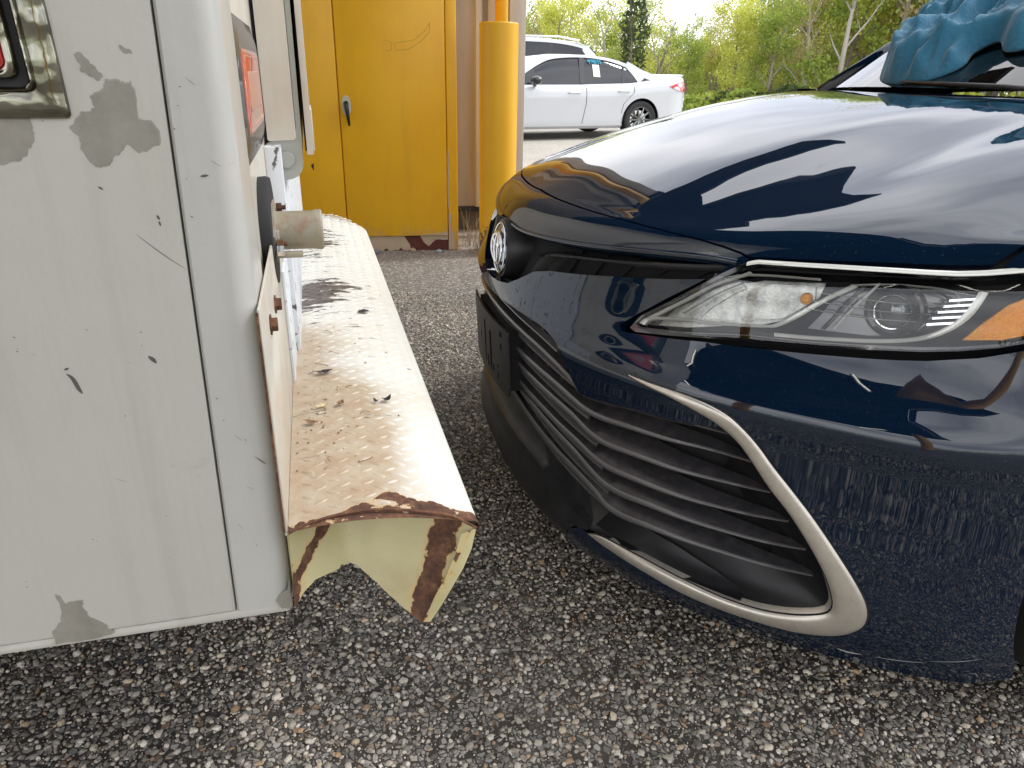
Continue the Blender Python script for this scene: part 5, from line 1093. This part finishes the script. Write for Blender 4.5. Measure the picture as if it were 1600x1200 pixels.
# ------------------------------------------------------------------ parked cars behind
WPAINT = MT('white_car_paint').set(Base_Color=(.52, .54, .56), Roughness=.3, Coat_Weight=1.0, Coat_Roughness=.02).m
SPAINT = MT('silver_grey_car_paint').set(Base_Color=(.55, .57, .60), Metallic=.6, Roughness=.35, Coat_Weight=1.0).m
REDL = MT('red_tail_lens').set(Base_Color=(.55, .02, .03), Roughness=.15, Coat_Weight=1).m
PAPER = simple('white_paper', (.80, .80, .78), .8)
DOORGAP = simple('door_gap', (.03, .03, .035), .8)
def side_car(name, label, loc, rz, paint, prm, group=None):
    """local x = rearwards from the nose, y: near side is -y"""
    root = empty(name, loc, rz); tag(root, label, 'car', group)
    Ln, deck, belt, roofp, hwid = prm['L'], prm['deck'], prm['belt'], prm['roof'], prm['hw']
    dx, dz = zip(*deck); rx, rz_ = zip(*roofp); wx = prm['wheels']; wr = prm['wr']
    us = np.linspace(0, Ln, 230)
    def hw(u): return hwid * (1 - .30 * max(0, 1 - u / .55) ** 2.2 - .22 * max(0, 1 - (Ln - u) / .5) ** 2.2)
    def sec(u):
        zt = float(np.interp(u, dx, dz)); zb = prm['sill'] + .10 * max(0, 1 - u / .4) + .14 * max(0, 1 - (Ln - u) / .5); W_ = hw(u); sh = zt - .07
        P_ = [(W_ * .90, zb), (W_ * .965, zb + .05), (W_ * .975, zb + .13), (W_ * .985, zb + (sh - zb) * .45), (W_, sh - .16), (W_ * .992, sh - .06), (W_ * .965, sh), (W_ * .90, zt - .02), (W_ * .75, zt), (W_ * .35, zt + .012), (0, zt + .016)]
        return P_
    def fine(P_): return [tuple(q) for q in resample(P_[:7], 30)] + P_[7:]
    bm = bmesh.new()
    for sg in (-1, 1):
        rings = [[bm.verts.new((u, sg * a, b)) for a, b in fine(sec(u))] for u in us]
        for i, (a, b) in enumerate(zip(rings, rings[1:])):
            for k in range(len(a) - 1):
                c = sum(((v_.co for v_ in (a[k], a[k + 1], b[k], b[k + 1]))), Vector()) / 4
                if k < 29 and any((c.x - w_) ** 2 + (c.z - wr) ** 2 < (wr + .045) ** 2 for w_ in wx): continue
                bm.faces.new((a[k], a[k + 1], b[k + 1], b[k]))
        for rg in (rings[0], rings[-1]): bm.faces.new(rg)
    bmesh.ops.remove_doubles(bm, verts=bm.verts, dist=.0005)
    for e_ in bm.edges:
        if len(e_.link_faces) == 1:
            for v_ in e_.verts:
                for w_ in wx:
                    d_ = hypot(v_.co.x - w_, v_.co.z - wr)
                    if abs(d_ - wr - .045) < .03 and d_ > 0: q_ = (wr + .045) / d_; v_.co.x = w_ + (v_.co.x - w_) * q_; v_.co.z = wr + (v_.co.z - wr) * q_
    bmobj('body', bm, paint, root, auto=35)
    # wheel arches: dark liners
    for w_ in wx:
        for sg in (-1, 1):
            bm = bmesh.new(); R2 = wr + .055; tt = [radians(q) for q in np.linspace(-20, 200, 20)]
            pr = [(w_ + R2 * cos(q), wr + R2 * sin(q)) for q in tt]
            a = [bm.verts.new((x, sg * (hwid * .985), z)) for x, z in pr]; b = [bm.verts.new((x, sg * (hwid - .3), z)) for x, z in pr]
            for i in range(len(a) - 1): bm.faces.new((a[i], a[i + 1], b[i + 1], b[i]))
            bm.faces.new(b); bmobj('wheel_arch_liner', bm, VOID, root)
            wheel(w_, sg * (hwid - .12), wr, .22, sg, root)
    # greenhouse: dark glass body with painted roof and pillars
    gu = np.linspace(roofp[0][0], roofp[-1][0], 50); bw_ = hwid * .90
    def gz(u): return float(np.interp(u, rx, rz_))
    def gy(u, f): zb = float(np.interp(u, dx, dz)); return bw_ * (1 - prm['tumble'] * f)
    zmax = max(rz_)
    bm = bmesh.new(); rows = []
    for u in gu:
        zb = float(np.interp(u, dx, dz)) - .03; zt = max(gz(u), zb + .002); fr = (zt - zb) / (zmax - .9)
        ytop = bw_ * (1 - prm['tumble'] * fr); row = []
        for sg in (-1, 1):
            seq = [(bw_, zb), ((bw_ + ytop) / 2 * 1.005, (zb + zt) / 2), (ytop * 1.0, zt - .035 * fr), (ytop * .95, zt - .008), (ytop * .7, zt + .012 * fr), (0, zt + .022 * fr)]
            row.append([bm.verts.new((u, sg * a, b)) for a, b in seq])
        rows.append(row)
    for a, b in zip(rows, rows[1:]):
        for sg in (0, 1):
            for k in range(5): f = bm.faces.new((a[sg][k], a[sg][k + 1], b[sg][k + 1], b[sg][k])); f.material_index = 1 if (k >= 2 and gz(f.calc_center_median().x) > prm['roofpaint']) else 0
    go_ = bmobj('greenhouse', bm, TINT, root, auto=40); go_.data.materials.append(prm.get('roofmat', paint))
    # painted window surround (ribbons just outside the glass)
    def gp(u, z, o=.006):
        zb = float(np.interp(u, dx, dz)) - .03; zt = max(gz(u), zb + .002); fr = (zt - zb) / (zmax - .9); yt = bw_ * (1 - prm['tumble'] * fr); k = min(1, max(0, (z - zb) / (zt - zb + 1e-6))); return (bw_ + (yt - bw_) * k) + o
    def strip3(pts, wd, nm, mat, o=.006):
        a = resample(spl(pts, 6), 40); d = np.gradient(a, axis=0); nn = np.stack([-d[:, 1], d[:, 0]], 1); nn /= np.linalg.norm(nn, axis=1)[:, None] + 1e-9
        for sg in (-1, 1):
            bm = bmesh.new(); A1 = []; B1 = []; wv = wd if hasattr(wd, '__len__') else [wd] * 2; ws = np.interp(np.linspace(0, 1, 40), np.linspace(0, 1, len(wv)), wv)
            for p, n_, w__ in zip(a, nn, ws):
                for lst, q in ((A1, p + n_ * w__), (B1, p - n_ * w__)): lst.append(bm.verts.new((q[0], sg * gp(q[0], q[1], o), q[1])))
            for k in range(39): bm.faces.new((A1[k], A1[k + 1], B1[k + 1], B1[k]))
            bmobj(nm, bm, mat, root, smooth=True)
    for pts, wd, nm, mt_, o in prm['strips']: strip3(pts, wd, nm, paint if mt_ == 'p' else mt_, o)
    def bodyline(pts, wd, nm, mat):
        a = resample(np.array(pts, float), 30)
        for sg in (-1, 1):
            bm = bmesh.new(); A1 = []; B1 = []
            for u, z in a:
                s_ = sec(u); zz = [q[1] for q in s_[:8]]; yy = [q[0] for q in s_[:8]]; y = float(np.interp(z, zz, yy)) + .0025
                A1.append(bm.verts.new((u - wd, sg * y, z))); B1.append(bm.verts.new((u + wd, sg * y, z)))
            for k in range(29): bm.faces.new((A1[k], A1[k + 1], B1[k + 1], B1[k]))
            bmobj(nm, bm, mat, root)
    for ln in prm['gaps']: bodyline(ln, .005, 'door_gap', DOORGAP)
    for u, z in prm['handles']:
        for sg in (-1, 1):
            y = sg * (hwid * .998); bm = bmesh.new(); tube(bm, [(u - .11, y, z), (u - .09, y + sg * .028, z), (u + .09, y + sg * .028, z + .006), (u + .11, y, z + .006)], .014, 6); bmobj('door_handle', bm, paint, root, smooth=True)
    for sg in (-1, 1):
        u, z = prm['mirror']; bm = bmesh.new(); bmesh.ops.create_uvsphere(bm, u_segments=16, v_segments=10, radius=1)
        for v_ in bm.verts: v_.co = Vector((u + v_.co.x * .09, sg * (hwid + .04) + v_.co.y * .10, z + v_.co.z * .075))
        tube(bm, [(u + .04, sg * hwid * .9, z - .08), (u + .02, sg * (hwid + .02), z - .03)], .03, 6); bmobj('door_mirror', bm, prm.get('mirmat', GLOSSBLK), root, smooth=True)
    return root, gp, sec
sedan = dict(L=4.86, hw=.92, sill=.19, wr=.335, wheels=(.97, 3.80), tumble=.27, roofpaint=1.20, mirmat=GLOSSBLK,
    deck=[(0, .60), (.05, .70), (.3, .79), (.8, .87), (1.25, .94), (2.5, .955), (3.6, .99), (4.1, 1.06), (4.6, 1.09), (4.80, 1.10), (4.86, .98)], belt=.95,
    roof=[(1.10, .92), (1.35, 1.06), (1.75, 1.26), (2.05, 1.38), (2.4, 1.425), (2.9, 1.425), (3.3, 1.37), (3.7, 1.25), (4.15, 1.09), (4.25, 1.06)],
    strips=[([(1.30, .955), (1.55, 1.12), (1.85, 1.275), (2.1, 1.365), (2.5, 1.405), (2.9, 1.40), (3.3, 1.345), (3.7, 1.22), (4.1, 1.06)], [.03, .02, .02, .022, .03, .05], 'roof_rail', 'p', .008),
            ([(3.55, 1.30), (3.72, 1.17), (3.86, 1.03)], [.05, .09, .13], 'rear_pillar', 'p', .009), ([(3.70, 1.22), (3.95, 1.10), (4.2, 1.04)], [.04, .06, .04], 'rear_pillar', 'p', .009),
            ([(2.62, .95), (2.68, 1.39)], .045, 'door_pillar', GLOSSBLK, .008), ([(3.42, .97), (3.50, 1.28)], .018, 'window_divider', GLOSSBLK, .008)],
    gaps=[[(2.66, .93), (2.66, .60), (2.60, .28)], [(1.45, .90), (1.42, .5), (1.48, .28)], [(3.62, .96), (3.62, .82), (3.42, .62), (3.38, .45)]],
    handles=[(2.42, .80), (3.40, .83)], mirror=(1.68, 1.0))
wc, gp, sec = side_car('parked_sedan', 'white sedan with dark tinted windows parked beyond the yellow bollard', (-1.63, 12.62, 0), radians(27), WPAINT, sedan)
def onside(root, gp, pts, name, mat, o=.012):
    bm = bmesh.new(); bm.faces.new([bm.verts.new((u, -gp(u, z, o), z)) for u, z in pts]); return bmobj(name, bm, mat, root)
onside(wc, gp, [(2.86, 1.07), (2.99, 1.065), (3.0, 1.27), (2.87, 1.275)], 'paper_sheet', PAPER)
BLUEW = simple('blue_window_marker', (.04, .38, .55), .6)
def glyph(root, gp, x, z, h, digits, mat, name):
    seg = {'4': [[(0, 1), (.0, .45), (.6, .45)], [(.5, 1), (.5, 0)]], '9': [[(.55, .6), (.1, .6), (.05, .95), (.5, 1), (.55, .6), (.5, 0)]], '0': [[(.1, .1), (0, .7), (.3, 1), (.6, .7), (.5, .1), (.1, .1)]], '3': [[(0, 1), (.55, .95), (.25, .55), (.6, .3), (.3, 0), (0, .1)]]}
    bm = bmesh.new()
    for c in digits:
        for ln in seg[c]:
            P_ = [(x + a * h * .7, z + b * h) for a, b in ln]; tube(bm, [(u, -gp(u, zz, .012), zz) for u, zz in P_], .007, 4)
        x += h * .62
    bmobj(name, bm, mat, root)
glyph(wc, gp, 2.80, 1.285, .07, '494093', BLUEW, 'window_writing')
for sg in (-1, 1):
    bm = bmesh.new(); P_ = [(4.34, .92), (4.55, .985), (4.74, 1.0), (4.84, .985), (4.857, .89), (4.80, .83), (4.58, .85)]
    P_ = [tuple(q) for q in dens(P_, .04)]
    vv = []
    for u, z in P_:
        s_ = sec(u); y = float(np.interp(z, [q[1] for q in s_[:8]], [q[0] for q in s_[:8]])) + .016; vv.append(bm.verts.new((u, sg * y, z)))
    bm.faces.new(vv); bmobj('tail_light', bm, REDL, wc)
wc.scale = (1, 1, .925)
bm = bmesh.new(); P_ = [(4.66, 1.10), (4.86, 1.135), (4.885, 1.125), (4.84, 1.09)]; f = [bm.verts.new((u, -.62, z)) for u, z in P_]; b = [bm.verts.new((u, .62, z)) for u, z in P_]; bm.faces.new(f); bm.faces.new(b[::-1])
for i in range(4): bm.faces.new((f[i], f[(i + 1) % 4], b[(i + 1) % 4], b[i]))
bmobj('boot_spoiler', bm, WPAINT, wc, auto=30)
suv = dict(L=4.95, hw=.96, sill=.24, wr=.37, wheels=(.95, 3.85), tumble=.20, roofpaint=1.55, mirmat=SPAINT,
    deck=[(0, .80), (.06, .95), (.4, 1.03), (1.1, 1.10), (2.5, 1.13), (3.8, 1.16), (4.6, 1.17), (4.88, 1.14), (4.95, 1.0)], belt=1.1,
    roof=[(1.05, 1.08), (1.4, 1.32), (1.75, 1.55), (2.1, 1.68), (2.6, 1.73), (3.6, 1.72), (4.3, 1.66), (4.62, 1.56), (4.80, 1.30), (4.90, 1.12)],
    strips=[([(1.2, 1.13), (1.6, 1.42), (1.95, 1.60), (2.4, 1.68), (3.6, 1.67), (4.2, 1.61), (4.55, 1.52)], .03, 'roof_rail', 'p', .008), ([(4.45, 1.55), (4.62, 1.36), (4.78, 1.15)], [.07, .09, .09], 'rear_pillar', 'p', .009),
            ([(2.55, 1.12), (2.6, 1.66)], .04, 'door_pillar', GLOSSBLK, .008), ([(3.62, 1.13), (3.75, 1.62)], .035, 'door_pillar', GLOSSBLK, .008)],
    gaps=[[(2.55, 1.08), (2.55, .3)], [(3.7, 1.1), (3.7, .8), (3.45, .5)]], handles=[(2.3, .98), (3.4, 1.0)], mirror=(1.6, 1.17))
sv_, gp2, sec2 = side_car('parked_suv', 'silver grey SUV with roof rails parked behind the white sedan', (-3.10, 17.3, 0), radians(6), SPAINT, suv)
onside(sv_, gp2, [(2.95, 1.27), (3.12, 1.26), (3.14, 1.50), (2.98, 1.52)], 'paper_sheet', PAPER)
for sg in (-1, 1):
    bm = bmesh.new(); tube(bm, [(1.95, sg * .70, 1.69), (2.2, sg * .70, 1.755), (3.9, sg * .69, 1.755), (4.35, sg * .68, 1.69)], .018, 6); bmobj('roof_rack_bar', bm, CHROME, sv_, smooth=True)
fc, gp3, _ = side_car('parked_sedan', 'dark grey car in the dip behind the blue hood, right of the white sedan', (4.6, 22.0, -.87), radians(4), MT('dark_grey_car_paint').set(Base_Color=(.10, .12, .15), Roughness=.3, Coat_Weight=1).m, sedan)
# ------------------------------------------------------------------ wood beyond the lot
def leafmat(name, a, b):
    m = MT(name); r_ = m.n('ShaderNodeNewGeometry').outputs['Random Per Island']; m.set(Base_Color=m.ramp(r_, [(0, a), (.5, tuple((x + y) / 2 for x, y in zip(a, b))), (1, b)]), Roughness=.6, Subsurface_Weight=0)
    # thin leaves: mix some translucency
    t = m.t; tr = t.nodes.new('ShaderNodeBsdfTranslucent'); t.links.new(m.b.inputs['Base Color'].links[0].from_socket, tr.inputs[0]); mi = t.nodes.new('ShaderNodeMixShader'); mi.inputs[0].default_value = .55
    o = [n for n in t.nodes if n.type == 'OUTPUT_MATERIAL'][0]; t.links.new(m.b.outputs[0], mi.inputs[1]); t.links.new(tr.outputs[0], mi.inputs[2]); t.links.new(mi.outputs[0], o.inputs[0]); return m.m
LF = [leafmat('spring_leaves_lime', (.46, .50, .07), (.70, .70, .18)), leafmat('spring_leaves_green', (.20, .28, .04), (.42, .50, .10)), leafmat('dark_leaves', (.035, .055, .02), (.11, .14, .05)), leafmat('reddish_buds', (.40, .32, .13), (.58, .50, .25))]
BARK = MT('grey_bark'); _v = BARK.obj(); BARK.set(Base_Color=BARK.mix(BARK.noise(BARK.map(_v, (1, 1, .2)), 9, 6), (.16, .13, .105), (.34, .30, .26)), Roughness=.9); BARK = BARK.m
BARKP = MT('pale_bark'); _v = BARKP.obj(); BARKP.set(Base_Color=BARKP.mix(BARKP.noise(BARKP.map(_v, (1, 1, .2)), 9, 6), (.26, .23, .20), (.50, .47, .43)), Roughness=.9); BARKP = BARKP.m
def tree_meshes(seed, hgt, kind):
    rr = random.Random(seed); bm = bmesh.new(); tips = []
    def limb(p, d, l_, r_, lev):
        pts = [p]; q = p.copy(); dd = d.copy(); n = 5
        for k in range(n):
            dd = (dd + Vector((rr.uniform(-1, 1), rr.uniform(-1, 1), rr.uniform(-.3, .6))) * (.10 if lev == 0 else .22)).normalized(); q = q + dd * l_ / n; pts.append(q.copy())
        tube(bm, pts, [r_ * (1 - .75 * k / n) for k in range(n + 1)], 6 if lev == 0 else 4, cap=False)
        if lev < 2:
            nb = (11 if kind != 'conifer' else 4) if lev == 0 else 4
            for k in range(nb):
                f = rr.uniform(.10 if lev == 0 else .2, 1); i = min(n - 1, int(f * n)); b_ = pts[i].lerp(pts[i + 1], f * n - i); a = rr.uniform(0, 6.28)
                dn = (dd * .75 + Vector((cos(a), sin(a), rr.uniform(0, .5)))).normalized(); limb(b_, dn, l_ * rr.uniform(.30, .48), r_ * .38 * (1.2 - f * .5), lev + 1)
        else: tips.extend(pts[2:])
        if lev == 1: tips.extend(pts[3:])
    limb(Vector((0, 0, -.1)), Vector((rr.uniform(-.06, .06), rr.uniform(-.06, .06), 1)), hgt * .92, hgt * .016 + .03, 0)
    trunk = bpy.data.meshes.new('trunk'); bm.to_mesh(trunk); bm.free()
    V = []; Fc = []
    if kind == 'conifer':
        for k in range(1500):
            z = rr.uniform(.06, 1) ** .9 * hgt; r_ = (1.15 - z / hgt) ** .6 * hgt * .085 * rr.uniform(.3, 1.2) * (1 + .5 * noise.noise(Vector((z * .8, 0, 5)))) + .15; a = rr.uniform(0, 6.28); tips_ = Vector((cos(a) * r_, sin(a) * r_, z)); _leafq(V, Fc, tips_, rr, .16)
    else:
        nl = {'lush': 24, 'sparse': 15, 'bare': 3}[kind]
        for t_ in tips:
            for k in range(nl):
                g_ = Vector((rr.gauss(0, .42), rr.gauss(0, .42), rr.gauss(0, .34))) * (hgt / 10); _leafq(V, Fc, t_ + g_, rr, (.105 if kind != 'lush' else .12))
    crown = bpy.data.meshes.new('crown'); crown.from_pydata(V, [], Fc); crown.update(); return trunk, crown
def _leafq(V, Fc, c, rr, s):
    s = s * rr.uniform(.6, 1.3); a = Vector((rr.gauss(0, 1), rr.gauss(0, 1), rr.gauss(0, .7))).normalized(); b = a.orthogonal().normalized(); b.rotate(Matrix.Rotation(rr.uniform(0, 6.28), 3, a)); n = len(V)
    d = a.cross(b); V.extend([tuple(c + b * s), tuple(c + d * s * .55), tuple(c - b * s), tuple(c - d * s * .55)]); Fc.append((n, n + 1, n + 2, n + 3))
variants = {}
for i, (k, h_) in enumerate([('lush', 9), ('lush', 10), ('sparse', 11), ('sparse', 10), ('sparse', 12), ('bare', 11), ('bare', 12), ('conifer', 10)]): variants.setdefault(k, []).append((tree_meshes(30 + i, h_, k), h_))
rr = random.Random(12)
def zone(x, y):
    a = x / y
    return 'left of the evergreen' if a < .165 else 'just right of the evergreen' if a < .26 else 'above the sedan boot' if a < .34 else 'above the blue hood' if a < .48 else 'left of the shirt' if a < .60 else 'behind the shirt' if a < .75 else 'far right beyond the frame'
def plant(kind, var, x, y, h_, leaf_i, bark, label, nm, group=None):
    (tm, cmx), h0 = variants[kind][var % len(variants[kind])]
    key = (kind, var % len(variants[kind]), leaf_i, bark.name)
    if key not in _mc:
        t2 = tm.copy(); t2.materials.clear(); t2.materials.append(bark); c2 = cmx.copy(); c2.materials.clear(); c2.materials.append(LF[leaf_i]); _mc[key] = (t2, c2)
    t2, c2 = _mc[key]; root = empty(nm, (x, y, -1.5), rr.uniform(0, 6.28)); s_ = h_ / h0; root.scale = (s_, s_, s_)
    for n_2, m_2 in (('trunk', t2), ('crown', c2)): o = bpy.data.objects.new(n_2, m_2); COL.objects.link(o); o.parent = root
    tag(root, label, 'tree', group)
_mc = {}
LB = {('lush', 0): 'leafy lime green tree', ('lush', 1): 'leafy mid green tree', ('sparse', 0): 'thin lime green tree', ('sparse', 1): 'thin mid green tree', ('sparse', 3): 'thin reddish budding tree', ('bare', 0): 'nearly leafless grey tree'}
plant('conifer', 0, 6.85, 47.5, 9.2, 2, BARK, 'dark narrow evergreen standing out left in the tree line', 'evergreen_tree')
for k in range(118):
    f = k / 118; row = k % 4
    y = 50 + row * 4.2 + rr.uniform(-1.5, 1.5); x = -4 + 66 * f + rr.uniform(-1, 1)
    ang = x / y
    ht = (6.3 if ang < .30 else 6.3 + (ang - .30) * 40); ht = min(ht, 15) * rr.uniform(.82, 1.1)
    if ang > .19 and ang < .24: ht *= .82
    r_ = rr.random(); kind, li = (('lush', 0) if r_ < .22 else ('lush', 1) if r_ < .34 else ('sparse', 0) if r_ < .68 else ('sparse', 1) if r_ < .78 else ('sparse', 3) if r_ < .88 else ('bare', 0))
    lab = LB[(kind, li)] + ', ' + ('front', 'second', 'third', 'rear')[row] + ' row of the wood, ' + zone(x, y); plant(kind, k, x, y, ht, li, BARKP if rr.random() < .35 else BARK, lab, 'tree', lab.replace(', ', ' '))
# low shrubs at the wood edge
def shrubmesh(seed):
    r2 = random.Random(seed); V = []; Fc = []
    for k in range(900):
        a = r2.uniform(0, 6.28); e = r2.uniform(0, 1.5); r_ = r2.uniform(.5, 1.05); _leafq(V, Fc, Vector((cos(a) * cos(e) * r_ * 1.3, sin(a) * cos(e) * r_ * 1.3, sin(e) * r_ * 1.1)), r2, .12)
    me = bpy.data.meshes.new('shrub'); me.from_pydata(V, [], Fc); me.materials.append(LF[1 if seed % 2 else 0]); return me
sm2 = [shrubmesh(q) for q in range(3)]; smd = shrubmesh(9).copy(); smd.materials.clear(); smd.materials.append(LF[2])
for k in range(84):
    x = 2 + 50 * k / 84 + rr.uniform(-.6, .6); o = bpy.data.objects.new('shrub', smd if k % 3 == 0 else sm2[k % 3]); COL.objects.link(o); o.location = (x, 47.3 + rr.uniform(-1, 1.5), -1.5); s_ = rr.uniform(.9, 1.9); o.scale = (s_, s_, s_); o.rotation_euler.z = rr.uniform(0, 6)
    lab = ('dark green' if k % 3 == 0 else 'fresh green') + ' low shrub at the foot of the wood, ' + zone(x, 48); tag(o, lab, 'shrub', lab.replace(', ', ' '))
# far mass of the wood behind the front trees
V = []; Fc = []; r2 = random.Random(3)
for k in range(60000):
    x = r2.uniform(-40, 90); y = 68 + r2.uniform(0, 14); hm = 4.4 if x / y < .28 else 4.4 + (x / y - .28) * 36; hm = min(hm, 16) * (.75 + .35 * noise.noise(Vector((x * .25, y * .1, 0)))); _leafq(V, Fc, Vector((x, y, -1.5 + r2.uniform(0, 1) * (hm + 1))), r2, .36)
o = mesh('far_wood', V, Fc, LF[1]); tag(o, 'hazy green mass of the wood behind the front trees', 'wood', kind='stuff')
V = []; Fc = []
for k in range(9000):
    a = r2.uniform(radians(100), radians(330)); R_ = 60 + r2.uniform(0, 8); _leafq(V, Fc, Vector((sin(a) * R_, cos(a) * R_, r2.uniform(0, 6))), r2, .5)
o = mesh('distant_hedgerow', V, Fc, LF[1]); tag(o, 'tree belt round the far sides of the lot', 'wood', kind='stuff')
